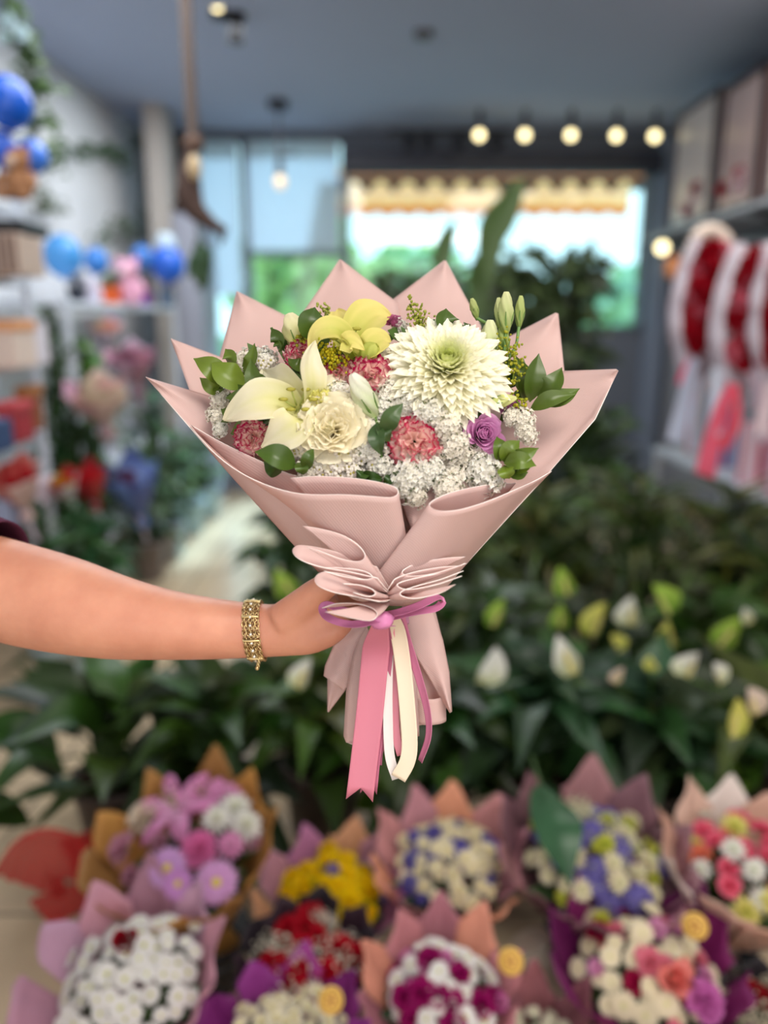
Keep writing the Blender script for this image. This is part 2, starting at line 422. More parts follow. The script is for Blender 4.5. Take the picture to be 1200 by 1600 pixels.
def window(name, x0, x1, z0, z1, bars=(), fr=.035):
    g = MB()
    g.box((x0, YF-.03, z0), (x0+fr, YF+.08, z1)); g.box((x1-fr, YF-.03, z0), (x1, YF+.08, z1))
    g.box((x0, YF-.03, z0), (x1, YF+.08, z0+fr)); g.box((x0, YF-.03, z1-fr), (x1, YF+.08, z1))
    for zb_ in bars: g.box((x0, YF-.03, zb_-.025), (x1, YF+.08, zb_+.025))
    o = g.build(name, m_grey, smooth=False); o['kind'] = 'structure'
    p = MB(); p.box((x0+fr, YF+.03, z0+fr), (x1-fr, YF+.036, z1-fr)); p.build('glass_pane', m_glass, o, smooth=False)
    return o
zbar = yz(397)
window('window_1', W1[0]-.02, W1[1]+.03, zb, zt)
window('window_2', W1[1]+.03, W2[1]+.03, zb, zt, bars=(zbar,))
window('window_3', W2[1]+.03, W3[1]+.04, z3b, z3t)
m_blind = mat('frosted_blind', (214, 220, 226), rough=.8, trans=.62)
g = MB(); g.box((W1[1]+.07, YF-.06, zbar+.03), (W2[1]-.02, YF-.056, zt-.03)); tag(g.build('roller_blind', m_blind, smooth=False), 'pale translucent roller blind lowered over the wide window bay', 'blind', 'roller blinds at the end windows')
g = MB(); g.box((W1[0]+.01, YF-.06, yz(400)-.35), (W1[1]-.01, YF-.056, zt-.03)); tag(g.build('roller_blind', m_blind, smooth=False), 'pale translucent roller blind over the narrow end window', 'blind', 'roller blinds at the end windows')
# header box over the big window and trims
g = MB(); g.box((W2[1]+.02, YF-.22, yz(276)), (W3[1]+.05, YF-.04, yz(243))); o = single(g, 'shutter_box', mat('dark_box', (46, 48, 60), rough=.5), 'dark roller shutter box along the top of the big window', 'shutter box', smooth=False); bevel(o, .02)
g = MB(); g.box((XL, YF-.05, ZC-.06), (XR, YF-.001, ZC)); struct('trim_1', g, m_grey)
g = MB(); g.box((W3[1]+.05, YF-.14, 0), (W3[1]+.2, YF-.001, ZC-.06)); struct('trim_2', g, mat('post', (136, 148, 168), rough=.5))
# beige column and dark board near the left far corner, grey cupboard under it
c0 = onY(232, 200, 6.55); c1 = onY(262, 200, 6.55)
g = MB(); g.box((c0.x, 6.4, 0), (c1.x, 6.7, ZC)); struct('trim_3', g, mat('beige_column', (176, 168, 160), rough=.8))
a = onY(264, 205, 6.9); b_ = onY(306, 335, 6.9)
g = MB(); g.box((a.x, 6.86, b_.z), (b_.x, 6.92, a.z-.02)); o = single(g, 'wall_blackboard', 'metal', 'dark flat screen on the grey cupboard beside the beige column', 'blackboard', smooth=False); bevel(o, .01)  # dark blackboard, built as a plain slab
g = MB(); a = onY(258, 340, 6.8); b_ = onY(322, 340, 6.8); g.box((a.x, 6.5, 0), (b_.x, 7.1, a.z))
rt = single(g, 'tall_cupboard', mat('grey_cupboard', (150, 152, 166), rough=.5), 'tall plain grey cupboard in the corner beside the left window', 'cupboard', smooth=False); bevel(rt, .01)
ORG[rt.name] = rt.location.copy()
for k in range(2):
    xm = (a.x+b_.x)/2; g = MB(); g.box((a.x+.01 if k == 0 else xm+.004, 6.478, .08), (xm-.004 if k == 0 else b_.x-.01, 6.5, a.z-.03)); dd = g.build('door', mat('cupboard_door', (160, 162, 175), rough=.45), rt, smooth=False)
    g = MB(); g.box((xm-.03+.045*k, 6.455, 1.0), (xm-.018+.045*k, 6.478, 1.2)); g.build('handle', 'metal', dd, smooth=False)

# ------------------------------------------------------------ outside
g = MB(); g.box((-30, YF+.2, -.3), (30, 60, -.05)); o = g.build('pavement', mat('pavement', (190, 196, 190), rough=.9, var=.1, vscale=.5)); o['kind'] = 'structure'
# awning: sloping striped canopy with a scalloped valance
aw = empty('window_awning', (W2[1]+2, YF+.3, yz(262)), 'cream and ochre striped awning with scalloped valance outside the big window', 'awning')
g = MB(); x0, x1 = W2[1]-.15, W3[1]-.25; ztop, zlo = 2.95, yz(330)-.02
ncol = 40; ya, yb_ = YF+.15, YF+1.5
A = onY(600, 300, yb_).z; B = onY(600, 332, yb_).z
rows = []
for i in range(9):
    t = i/8; rows.append([Vector((x0+(x1+.55-x0)*j/ncol, ya+(yb_-ya)*t, ztop+(A-ztop)*t)) for j in range(ncol+1)])
cr, oc, ye = srgb(255, 230, 200), srgb(236, 160, 104), srgb(252, 220, 160)
g.grid(rows, lambda t, s: (cr, ye, cr, oc, ye)[int(t*8.9) % 5]); solid(g.build('canopy', mat('awning_cloth', rough=.8, trans=.45), aw, smooth=False), .004)
g = MB(); rows = []
for i in range(5):
    t = i/4; rows.append([Vector((x0+(x1+.55-x0)*j/160, yb_, A+(B-A)*t-(.05*abs(math.sin(j/160*PI*14))*t))) for j in range(161)])
g.grid(rows, lambda t, s: (cr, cr, ye, oc, oc)[int(t*4.9)]); solid(g.build('valance', mat('valance_cloth', rough=.8, trans=.5), aw, smooth=False), .004)
for xx in (x0+.05, x1+.45):
    gg = MB(); gg.tube([Vector((xx, YF+.14, A-.1)), Vector((xx, yb_, A+.01))], .018, srgb(200, 200, 200), n=8); gg.build('support_arm', 'paint', aw)
# scalloped inner fringe hanging just under the shutter box
g = MB(); rows = []
for i in range(3):
    t = i/2; rows.append([Vector((x0+(x1+.35-x0)*j/160, YF+.2, yz(272)-t*(.02+.10*(1-abs(math.cos(j/160*PI*12))**1.5)))) for j in range(161)])
g.grid(rows, srgb(60, 60, 66)); solid(single(g, 'lace_fringe', 'paint', 'dark scalloped fringe hanging at the top edge of the big window', 'fringe'), .006)
for px_, hh, cc, lab in ((470, 3.0, (150, 190, 120), 'bright green leafy tree outside the narrow window'), (640, 2.6, (130, 200, 150), 'bright green tree outside behind the striped awning'), (1010, 2.2, (160, 206, 186), 'pale green tree outside at the right of the big window')):
    ty = 12.5+(px_ % 7)*.5; bx = onY(px_, 500, ty).x
    rt = empty('garden_tree', (bx, ty, -.05), lab, 'tree', 'trees outside the windows')
    g = MB(); g.tube([Vector((bx, ty, -.05)), Vector((bx+.05, ty, hh*.6))], [.1, .07], srgb(110, 90, 70), n=8); g.build('trunk', 'paint', rt)
    g = MB(); rr = random.Random(px_)
    for k in range(420):
        d_ = Vector((rr.gauss(0, 1), rr.gauss(0, 1), rr.gauss(0, 1))).normalized()*rr.uniform(.5, 1)
        c_ = Vector((bx, ty, hh*.72))+Vector((d_.x*1.15, d_.y*.9, d_.z*hh*.42)); g.ball(c_, rr.uniform(.09, .17), lerp(srgb(cc), srgb(180, 230, 120), rr.random()*.7), n=5, m=3, bump=.5)
    g.build('crown', 'leaf', rt)
g = MB(); g.box((1.6, 17, -.05), (7, 20, 2.4)); g.box((1.4, 16.8, 2.4), (7.2, 20.2, 2.55)); single(g, 'white_building', mat('white_render', (236, 240, 240), rough=.8), 'white low building across the street at the right of the window', 'building', smooth=False)
g = MB(); g.box((-6, 16, -.05), (1.2, 16.2, 1.3)); single(g, 'garden_hedge', mat('hedge', (150, 200, 150), rough=.9, var=.4, vscale=3, bump=1, bscale=8), 'long green hedge across the street behind the trees', 'hedge', smooth=False)

# ------------------------------------------------------------ ceiling fixtures
m_bulb = mat('warm_bulb', (255, 240, 200), emit=(255, 236, 180), estr=4)
def spot_head(name, px, py, d, lit, label, dirv):
    c_ = P(px, py, d); rt = empty(name, (c_.x, c_.y, ZC), label, 'spotlight', 'black ceiling spotlights')
    g = MB(); g.lathe([(.001, ZC-.03), (.05, ZC-.03), (.055, ZC), (.001, ZC)], Vector((c_.x, c_.y, 0)), srgb(30, 30, 34)); g.build('mount', 'paint', rt)
    g = MB(); g.tube([Vector((c_.x, c_.y, ZC-.02)), c_+Vector((0, 0, .06)), c_], .01, srgb(30, 30, 34), n=6); g.build('stem', 'paint', rt)
    dv = dirv.normalized(); g = MB(); g.tube([c_-dv*.07, c_-dv*.065, c_+dv*.065, c_+dv*.07], [.02, .04, .043, .04], srgb(26, 26, 30), n=16); hd = g.build('housing', 'paint', rt)
    g = MB(); g.tube([c_+dv*.070, c_+dv*.074], [.034, .03], (1, 1, 1), n=14); g.build('lens', m_bulb if lit else 'metal', hd)
spot_head('track_spotlight', 343, 6, 4.1, True, 'lit round ceiling spotlight right of the thick rope', Vector((0, -1, -.35)))
spot_head('track_spotlight', 369, 45, 4.15, False, 'unlit black cylinder spotlight pointing down from the ceiling', Vector((-.12, .1, -1)))
def hang_lamp(px, ytop, ybulb, d):
    c_ = P(px, ybulb, d); rt = empty('pendant_lamp', (c_.x, c_.y, ZC), 'bare bulb pendant with crossbar hanging before the blind', 'lamp')
    g = MB(); g.lathe([(.001, ZC-.06), (.07, ZC-.06), (.08, ZC), (.001, ZC)], Vector((c_.x, c_.y, 0)), srgb(60, 62, 70)); g.build('ceiling_rose', 'paint', rt)
    g = MB(); g.tube([Vector((c_.x, c_.y, ZC-.05)), c_+Vector((0, 0, .14))], .011, srgb(70, 70, 78), n=6); g.build('cord', 'paint', rt)
    g = MB(); g.tube([c_+Vector((0, 0, .20)), c_+Vector((0, 0, .04))], [.022, .03], srgb(60, 60, 66), n=10); g.tube([c_+Vector((-.03, 0, .19)), c_+Vector((.13, 0, .2))], .01, srgb(60, 60, 66), n=6); g.build('socket', 'paint', rt)
    g = MB(); g.ball(c_, .045, (1, 1, 1), n=14, m=10, sq=(1, 1, 1.25)); g.build('bulb', mat('amber_bulb', (240, 214, 180), emit=(255, 214, 160), estr=.55), rt)
hang_lamp(438, 140, 284, 5.9)
c_ = P(662, 2, 4.35)
rt = empty('glass_ceiling_lamp', (c_.x, c_.y, ZC), 'small clear glass lamp on the ceiling above the bouquet', 'lamp')
g = MB(); g.lathe([(.001, ZC-.03), (.05, ZC-.03), (.055, ZC), (.001, ZC)], Vector((c_.x, c_.y, 0)), srgb(90, 90, 96)); g.build('mount', 'paint', rt)
g = MB(); g.ball(c_+Vector((0, 0, .03)), .07, (1, 1, 1), n=16, m=12, sq=(1, 1, .8)); g.build('glass_shade', mat('milk_glass', (210, 205, 195), rough=.2, emit=(230, 215, 190), estr=.25), rt)
# track with heads over the window
t0, t1 = onY(606, 206, 6.75), onY(800, 206, 6.75)
rt = empty('ceiling_track', (t0.x, 6.75, t0.z), 'black track rail with several dark lamp heads above the window', 'track light')
g = MB(); g.box((t0.x, 6.73, t0.z-.02), (t1.x, 6.77, t0.z+.02)); g.build('rail', 'metal', rt, smooth=False)
for k, px_ in enumerate((640, 668, 716, 775)):
    q = onY(px_, 216, 6.72); g = MB(); g.tube([q+Vector((0, 0, .05)), q, q+Vector((0, -.05, -.06))], [.02, .045, .05], srgb(26, 26, 32), n=12); g.build('lamp_head', 'paint', rt)
for k, (px_, py_) in enumerate(((749, 211), (820, 211), (892, 211), (963, 212), (1023, 213))):
    q = onY(px_, py_, 6.6); nm = ('leftmost', 'second from left', 'middle', 'second from right', 'rightmost')[k]
    rt = empty('round_bulb', q, 'lit round bulb above the big window, %s of the five' % nm, 'bulb', 'round bulbs above the big window')
    g = MB(); g.ball(q, .036, (1, 1, 1), n=14, m=10); g.build('globe', m_bulb, rt)
    g = MB(); g.tube([q+Vector((0, 0, .05)), Vector((q.x, q.y, ZC))], [.028, .02], srgb(60, 60, 66), n=8); g.build('socket', 'paint', rt)
q = P(1035, 387, 6.5); rt = empty('globe_lamp', q, 'lit cream globe lamp on the post right of the window', 'lamp')
g = MB(); g.ball(q, .05, (1, 1, 1), n=14, m=10); g.build('globe', m_bulb, rt)
g = MB(); g.tube([q+Vector((0, 0, .03)), q+Vector((.05, .1, .12)), q+Vector((.1, .45, .12))], .014, srgb(70, 60, 40), n=6); g.build('bracket', 'paint', rt)
# thick rope with knot and dark root hanging from it
q0 = P(297, 0, 3.3); q1 = P(302, 225, 3.3)
rt = empty('hanging_rope', (q1.x, q1.y, ZC), 'thick brown rope hanging from the ceiling with knotted end', 'rope')
for k in range(3):
    g = MB(); n_ = 70; path = []
    for i in range(n_):
        t = i/(n_-1); zz = ZC+(q1.z-ZC)*t; a_ = t*44+k*2*PI/3; path.append(Vector((q1.x+.013*math.cos(a_), q1.y+.013*math.sin(a_), zz)))
    g.tube(path, .015, srgb(104, 92, 86), n=6); g.build('strand', 'fuzz', rt)
g = MB(); g.ball(q1, .045, srgb(100, 80, 70), n=12, m=8, sq=(1, 1, .8), bump=.4); g.build('knot', 'fuzz', rt)
rt = empty('hanging_root', P(300, 240, 3.3), 'dark brown branching root hanging from the rope end', 'root')
bk = srgb(82, 66, 60); g = MB()
g.tube([P(300, 232, 3.3), P(296, 270, 3.28), P(294, 305, 3.3), P(306, 330, 3.3), P(330, 350, 3.3), P(352, 362, 3.3)], [.02, .045, .06, .045, .028, .02], bk, n=10); g.build('main_branch', 'fuzz', rt)
g = MB(); g.tube([P(296, 300, 3.3), P(284, 320, 3.33), P(274, 326, 3.35)], [.045, .03, .014], bk, n=8); g.tube([P(344, 358, 3.3), P(348, 372, 3.3), P(343, 383, 3.3)], [.02, .014, .008], bk, n=8); g.build('side_branch', 'fuzz', rt)
g = MB(); g.ball(P(304, 262, 3.22), .036, srgb(200, 176, 140), n=12, m=8, sq=(.8, .8, 1.4), bump=.2); g.build('pale_fruit', 'fuzz', rt)
g = MB()
for i in range(14):
    a_ = P(312+R.uniform(-5, 8), 375+R.uniform(-10, 40), 3.3); blade(g, [a_, a_+Vector((R.uniform(-.03, .03), R.uniform(-.03, .03), -.06)), a_+Vector((R.uniform(-.05, .05), 0, -.12))], .035, Vector((0, -1, .2)), srgb(46, 78, 44), n=6, m=1, prof=LEAFP)
g.tube([P(306, 330, 3.3), P(312, 380, 3.3), P(315, 440, 3.3)], .006, srgb(60, 80, 40), n=5)
g.build('trailing_leaves', 'leaf', rt)

# ============================================================ SHELVING, LEFT
m_shelf = mat('white_shelf', (216, 222, 232), rough=.5)
def shelf_unit(x0, x1, y0, y1, levels, label, name='shelf_rack', top=None, thick=.03):
    rt = empty(name, ((x0+x1)/2, (y0+y1)/2, 0), label, 'shelf', 'white shelf racks')
    zt_ = top or levels[-1]+.25
    for (a_, b_) in ((x0, y0), (x1, y0), (x0, y1), (x1, y1)):
        g = MB(); g.box((a_-.015, b_-.015, 0), (a_+.015, b_+.015, zt_)); g.build('upright', m_shelf, rt, smooth=False)
    for z in levels: g = MB(); g.box((x0-.01, y0-.01, z-thick), (x1+.01, y1+.01, z)); bevel(g.build('shelf_board', m_shelf, rt, smooth=False), .003)
    return rt
LV = [.80, 1.12, 1.41, 1.78, 2.07]
shelf_unit(-2.06, -1.62, 2.55, 3.62, LV, 'tall white shelf rack of gifts at the left edge', top=2.2)
shelf_unit(-2.06, -1.64, 4.1, 6.2, [.35, .70, 1.70], 'long low white rack against the wall beyond the first', top=1.72)
def balloon(px, py, d, rpx, col, label):
    c_ = P(px, py, d); r = rpx/F*d; rt = empty('balloon', c_-Vector((0, 0, r*1.2)), label, 'balloon', 'blue balloons on the left racks')
    g = MB(); g.ball(c_, r, srgb(col), n=20, m=14, sq=(1, 1, 1.08)); g.build('skin', 'gloss', rt)
    g = MB(); g.tube([c_-Vector((0, 0, r*1.05)), c_-Vector((0, 0, r*1.2))], [.008, .02], srgb(col), n=8); g.build('knot', 'gloss', rt)
    g = MB(); g.tube([c_-Vector((0, 0, r*1.18)), c_-Vector((0, 0, r*1.18+.14))], .004, srgb(230, 230, 230), n=5); g.build('stick', 'paint', rt)
balloon(12, 161, 3.0, 37, (14, 84, 190), 'largest deep blue balloon at the upper left edge')
balloon(0, 232, 3.05, 26, (34, 90, 200), 'deep blue balloon cut off by the left edge under the largest')
balloon(50, 245, 3.15, 24, (60, 116, 214), 'mid blue balloon behind the brown teddy bear on the top shelf')
balloon(98, 400, 4.4, 30, (72, 148, 214), 'light blue balloon, first on the long rack')
balloon(150, 408, 4.8, 19, (58, 130, 210), 'small mid blue balloon, second on the long rack')
balloon(222, 402, 5.3, 17, (60, 120, 200), 'small dull blue balloon behind the pink bear')
balloon(262, 414, 5.5, 26, (36, 98, 206), 'strong blue balloon at the far end of the long rack')
balloon(259, 382, 5.7, 17, (196, 214, 226), 'pale white balloon above the far blue balloon')
def bear(px, py, d, hpx, col, label):
    """seated plush bear; py = base"""
    s = hpx/F*d; p = P(px, py, d); rt = empty('plush_bear', p, label, 'soft toy', 'plush toys on the left racks'); c_ = srgb(col); lt = lerp(c_, (1, .9, .8), .4)
    g = MB(); g.ball(p+Vector((0, 0, .3*s)), .3*s, c_, sq=(1, .85, 1.05)); g.build('body', 'fuzz', rt)
    g = MB(); g.ball(p+Vector((0, -.03*s, .74*s)), .25*s, c_, sq=(1.05, .95, .95)); hd = g.build('head', 'fuzz', rt)
    for sx in (-1, 1):
        g = MB(); g.ball(p+Vector((sx*.2*s, 0, .93*s)), .09*s, c_, n=8, m=6, sq=(1, .6, 1)); g.build('ear', 'fuzz', hd)
        g = MB(); g.tube([p+Vector((sx*.24*s, -.05*s, .48*s)), p+Vector((sx*.36*s, -.15*s, .3*s)), p+Vector((sx*.34*s, -.24*s, .22*s))], [.1*s, .09*s, .09*s], c_, n=8); g.build('arm', 'fuzz', rt)
        g = MB(); g.tube([p+Vector((sx*.16*s, -.1*s, .12*s)), p+Vector((sx*.26*s, -.32*s, .1*s)), p+Vector((sx*.28*s, -.42*s, .12*s))], [.12*s, .11*s, .12*s], c_, n=8); g.build('leg', 'fuzz', rt)
    g = MB(); g.ball(p+Vector((0, -.26*s, .69*s)), .1*s, lt, n=8, m=6); g.build('muzzle', 'fuzz', hd)
def shelfz(px, d, z): return 800-((z-CAMZ+d*SA)/CA)*F/d      # py of height z at depth d
bear(32, shelfz(32, 3.1, 2.07), 3.1, 78, (160, 116, 84), 'brown teddy bear sitting on the top shelf among blue balloons')
bear(202, shelfz(202, 5.0, 1.70), 5.0, 70, (222, 168, 190), 'pink plush bear sitting on the long white rack')
bear(146, shelfz(146, 4.75, 1.70), 4.75, 40, (214, 208, 222), 'small pale grey plush bear by the orange pot')
def lathe_thing(name, px, d, z, rpx, hpx, col, label, cat, group=None, prof=None, mt='paint', plant=None):
    p = P(px, shelfz(px, d, z), d); p.z = z; r = rpx/F*d; h = hpx/F*d; rt = empty(name, p, label, cat, group)
    pr = prof or [(.001, 0), (.7, 0), (.78, .06), (1, .9), (1.06, .92), (1.06, 1), (.94, 1), (.9, .85), (.001, .85)]
    g = MB(); g.lathe([(a_*r, b_*h) for a_, b_ in pr], p, srgb(col)); g.build('body' if plant is None else 'pot', mt, rt)
    if plant:
        g = MB()
        for i in range(26):
            a_ = R.random()*6.28; e = R.uniform(.3, 1.3); ln = R.uniform(.6, 1.1)*plant[1]; dv = Vector((math.cos(a_)*math.cos(e), math.sin(a_)*math.cos(e), math.sin(e)))
            b0 = p+Vector((0, 0, h*.85)); blade(g, [b0, b0+dv*ln*.5+Vector((0, 0, .02)), b0+dv*ln], ln*.3, Vector((0, 0, 1))+dv*.2, lerp(srgb(plant[0]), srgb(40, 70, 30), R.random()*.6), n=6, m=1, prof=LEAFP)
        g.build('foliage', 'leaf', rt)
    return rt
POTS = 'flower pots on the left racks'
lathe_thing('flower_pot', 174, 4.9, 1.70, 18, 26, (238, 104, 34), 'bright orange flower pot on the long white rack', 'pot', POTS, plant=((120, 150, 90), .12))
lathe_thing('flower_pot', 122, 4.6, 1.70, 15, 26, (40, 42, 52), 'black flower pot on the long white rack', 'pot', POTS, plant=((200, 196, 210), .13))
lathe_thing('flower_pot', 227, 5.35, 1.70, 12, 20, (140, 72, 170), 'small purple pot on the long white rack', 'pot', POTS, plant=((120, 60, 60), .12))
lathe_thing('flower_pot', 262, 5.75, 1.70, 12, 26, (74, 112, 150), 'steel blue pot at the far end of the long rack', 'pot', POTS, plant=((70, 70, 90), .1))
lathe_thing('flower_pot', 205, 5.15, 1.70, 9, 15, (214, 170, 190), 'tiny pink pot before the pink bear', 'pot', POTS)
def carton(px, d, z, wpx, hpx, dep, col, label, group='gift boxes on the first rack', lid=None, stripes=None, name='gift_box'):
    p = P(px, shelfz(px, d, z), d); p.z = z; w_ = wpx/F*d/2; h = hpx/F*d; rt = empty(name, p, label, 'box', group)
    g = MB(); g.box((p.x-w_, p.y-dep/2, z), (p.x+w_, p.y+dep/2, z+h), srgb(col)); bevel(g.build('body', 'paint', rt, smooth=False), .006)
    if lid: g = MB(); g.box((p.x-w_-.006, p.y-dep/2-.006, z+h*.8), (p.x+w_+.006, p.y+dep/2+.006, z+h+.006), srgb(lid)); bevel(g.build('lid', 'paint', rt, smooth=False), .004)
    if stripes:
        for k in range(6):
            x = p.x-w_+(k+.5)*2*w_/6; g = MB(); g.box((x-.008, p.y-dep/2-.004, z+.01), (x+.008, p.y+dep/2+.004, z+h-.01), srgb(stripes)); g.build('slat', 'paint', rt, smooth=False)
carton(20, 3.2, 1.78, 66, 60, .24, (190, 166, 150), 'striped beige woven box on the second shelf', stripes=(120, 98, 88), name='woven_box')
carton(30, 3.22, 1.78+.165, 56, 18, .26, (20, 22, 28), 'flat black box under the top shelf at left', name='flat_box')
carton(22, 3.2, 1.41, 44, 70, .2, (226, 204, 190), 'cream gift box with orange lid on the third shelf', lid=(226, 160, 110))
carton(52, 3.4, 1.41, 26, 62, .2, (222, 214, 222), 'narrow white gift box beside the cream box')
carton(-4, 2.9, 1.12, 26, 48, .16, (60, 80, 120), 'navy blue gift box on the fourth shelf at the edge')
carton(28, 3.15, 1.12, 30, 60, .16, (170, 50, 60), 'red gift box on the fourth shelf', lid=(190, 70, 76))
carton(52, 3.45, 1.12, 18, 68, .14, (140, 84, 50), 'brown narrow gift box at the shelf end', lid=(170, 110, 60))
carton(22, 3.1, .80, 34, 50, .2, (150, 160, 190), 'pale blue gift box low on the first rack')
carton(56, 3.4, .80, 26, 40, .2, (200, 180, 190), 'pale pink gift box low on the first rack beside the blue')
bear(14, shelfz(14, 3.0, 1.80), 3.0, 1, (0, 0, 0), 'x') if False else None
# ivy on the wall: arch of leaves and hanging vines
def vine(path, label, n, col, rad=.05, name='ivy_garland', group='ivy garlands on the left wall', lsize=.05):
    pts = crom(path, 60); o = pts[0]; rt = empty(name, o, label, 'garland', group)
    g = MB(); g.tube(pts, .006, srgb(70, 76, 50), n=5); g.build('stem', 'paint', rt)
    g = MB()
    for i in range(n):
        p = pts[R.randrange(60)]+Vector((R.gauss(0, rad), R.gauss(0, rad), R.gauss(0, rad)))
        p.x = max(p.x, XL+.05); dv = Vector((R.uniform(.05, 1), R.uniform(-1, .2), R.uniform(-.8, .4))).normalized()
        blade(g, [p, p+dv*lsize*.5+Vector((0, 0, .01)), p+dv*lsize], lsize*.7, Vector((.5, -.7, .4)), lerp(srgb(col), srgb(40, 66, 36), R.random()), n=5, m=1, prof=LEAFP)
    g.build('leaves', 'leaf', rt)
vine([onX(66, 262, XL+.06), onX(110, 238, XL+.06), onX(145, 232, XL+.06), onX(175, 240, XL+.06), onX(196, 256, XL+.06)], 'arched ivy garland across the upper left wall', 170, (84, 110, 76), .035)
vine([onX(196, 215, XL+.06), onX(215, 228, XL+.06), onX(222, 330, XL+.06), onX(214, 375, XL+.06)], 'thin ivy hanging beside the beige column', 70, (120, 128, 104), .035)
vine([onX(62, 300, XL+.06), onX(60, 325, XL+.06), onX(90, 325, XL+.06)], 'short ivy end curling low on the left wall', 50, (100, 110, 80), .03)
vine([onX(150, 372, XL+.08), onX(185, 355, XL+.08), onX(200, 372, XL+.08)], 'small ivy tuft above the pink bear', 60, (84, 100, 70), .04)
vine([P(8, 20, 3.3), P(30, 50, 3.3), P(42, 90, 3.3), P(48, 150, 3.3), P(66, 265, 3.3)], 'leafy vine hanging at the upper left corner', 130, (74, 96, 50), .03, lsize=.07)
rt = empty('white_silk_flowers', P(16, 45, 3.25), 'pale blue white silk blossoms in the top left corner', 'flowers')
for (a_, b_, r_) in ((10, 32, .045), (34, 52, .04), (5, 60, .03)):
    place('pompon', [(205, 222, 228), (180, 205, 200)], rt, P(a_, b_, 3.2)-P(16, 45, 3.25), Vector((.2, -1, 0)), r_)

# ============================================================ WRAPPED BOUQUETS (generic)
def wrapped(name, cx, cy, d, rpx, papers, blooms, label, group=None, tilt=.55, side=0.0, nb=16, seed=1, dome=.77, tall=1.0, green=True, sticker=None, ribbon=None, cat='bouquet', nsheet=10, rise=.33, fixed=(), spread=1.0, skirt=True):
    """cone of pointed paper sheets around a dome of blooms. (cx,cy) = centre of the flower dome in the photo."""
    rr = random.Random(seed); C = P(cx, cy, d); Rr_ = rpx/F*d
    axis = Vector((side, -tilt, 1)).normalized(); q = Vector((0, 0, 1)).rotation_difference(axis)
    Hh = Rr_*1.25*tall; base = C-axis*Hh
    rt = empty(name, base, label, cat, group, rot=q)
    r0 = Rr_*.16
    def rad(v): return r0+(Rr_-r0)*max(0, v)**.85
    for k in range(nsheet):
        az = 2*PI*(k+.35)/nsheet+rr.uniform(-.12, .12); hw = PI/nsheet*1.2; back = math.sin(az) > -.2     # local +y is away from the camera
        g = MB(); rows = []; n_, m_ = 10, 12; lay = .004*(k % 3); amp = rr.uniform(.02, .05)
        top = (1+rise*rr.uniform(.75, 1.15)) if back else (1+rise*.55*rr.uniform(.4, 1.2)); skew = rr.uniform(-.25, .25)
        for i in range(n_+1):
            row = []
            for j in range(m_+1):
                s = j/m_*2-1; vm = 1+(top-1)*(1-min(1, abs(s-skew)/(1-abs(skew)*.3))) if back else top-.06*abs(s)
                v = i/n_*vm; a_ = az+s*hw*(1-.15*i/n_); r = (rad(min(v, 1))+max(0, v-1)*Rr_*.55+lay*2)*(1+amp*math.sin(s*5+k)*i/n_)
                row.append(Vector((r*math.cos(a_), r*math.sin(a_), v*Hh)))
            rows.append(row)
        pc = papers[k % len(papers)]; g.grid(rows, srgb(pc)); solid(g.build('paper_sheet', 'paper', rt), .0012)
    if skirt:
        g = MB(); rows = []
        for i in range(6):
            t = i/5; rows.append([Vector((1, 0, 0))*((r0*(1+1.1*t)*(1+.12*math.sin(5*a_+i*.3)*t))*math.cos(a_))+Vector((0, 1, 0))*((r0*(1+1.1*t)*(1+.12*math.sin(5*a_)*t))*math.sin(a_))+Vector((0, 0, -Rr_*.55*t)) for a_ in [2*PI*j/28 for j in range(28)]])
        g.grid(rows, srgb(papers[0]), close=True); solid(g.build('paper_skirt', 'paper', rt), .0012)
    g = MB(); g.tube([Vector((0, 0, -Rr_*.5)), Vector((0, 0, Hh*.5))], [r0*.7, r0*.8], srgb(84, 104, 56), n=10); g.build('stem_bundle', 'leaf', rt)
    if ribbon:
        g = MB(); g.tube([Vector((r0*1.15*math.cos(t), r0*1.15*math.sin(t), 0)) for t in [2*PI*i/20 for i in range(21)]], .008, srgb(ribbon), n=6, flat=.4)
        blade(g, [Vector((0, -r0*1.2, 0)), Vector((.01, -r0*1.6, -.05)), Vector((.02, -r0*1.5, -.16))], .022, Vector((0, -1, 0)), srgb(ribbon), prof=lambda t: 1); g.build('ribbon', 'satin', rt)
    # filler greenery under the blooms
    if green:
        for i in range(7):
            a_ = i*.9+seed; place('foliage', [(70, 96, 48), (40, 66, 32)], rt, Vector((.45*Rr_*math.cos(a_), .45*Rr_*math.sin(a_), Hh*.70)), Vector((math.cos(a_)*.5, math.sin(a_)*.5, 1)), Rr_*.48)
    tot = sum(b[3] for b in blooms) or 1; lst = []
    for kind, cols, br_, wt in blooms: lst += [(kind, cols, br_)]*max(1, round(nb*wt/tot))
    rr.shuffle(lst); n_ = len(lst)
    for i, (kind, cols, br_) in enumerate(lst):
        u = math.sqrt((i+.5)/n_); a_ = i*2.39996+seed
        loc = Vector((Rr_*dome*u*math.cos(a_), Rr_*dome*u*math.sin(a_), Hh*.93+Rr_*.34*(1-u*u)*spread))
        loc += Vector((rr.gauss(0, .05), rr.gauss(0, .05), rr.gauss(0, .05)))*Rr_; nm = Vector((u*math.cos(a_)*.9+rr.gauss(0, .2), u*math.sin(a_)*.9-.35+rr.gauss(0, .2), 1)); place(kind, cols, rt, loc, nm, Rr_*br_*(.72 if nb > 14 else 1)*rr.uniform(.75, 1.2))
    for kind, cols, br_, dx, dy in fixed:
        u2 = min(1, dx*dx+dy*dy); place(kind, cols, rt, Vector((Rr_*dx, Rr_*dy, Hh*.97+Rr_*(.06+.38*(1-u2)))), Vector((dx*.8, dy*.6-.45, 1)), Rr_*br_)
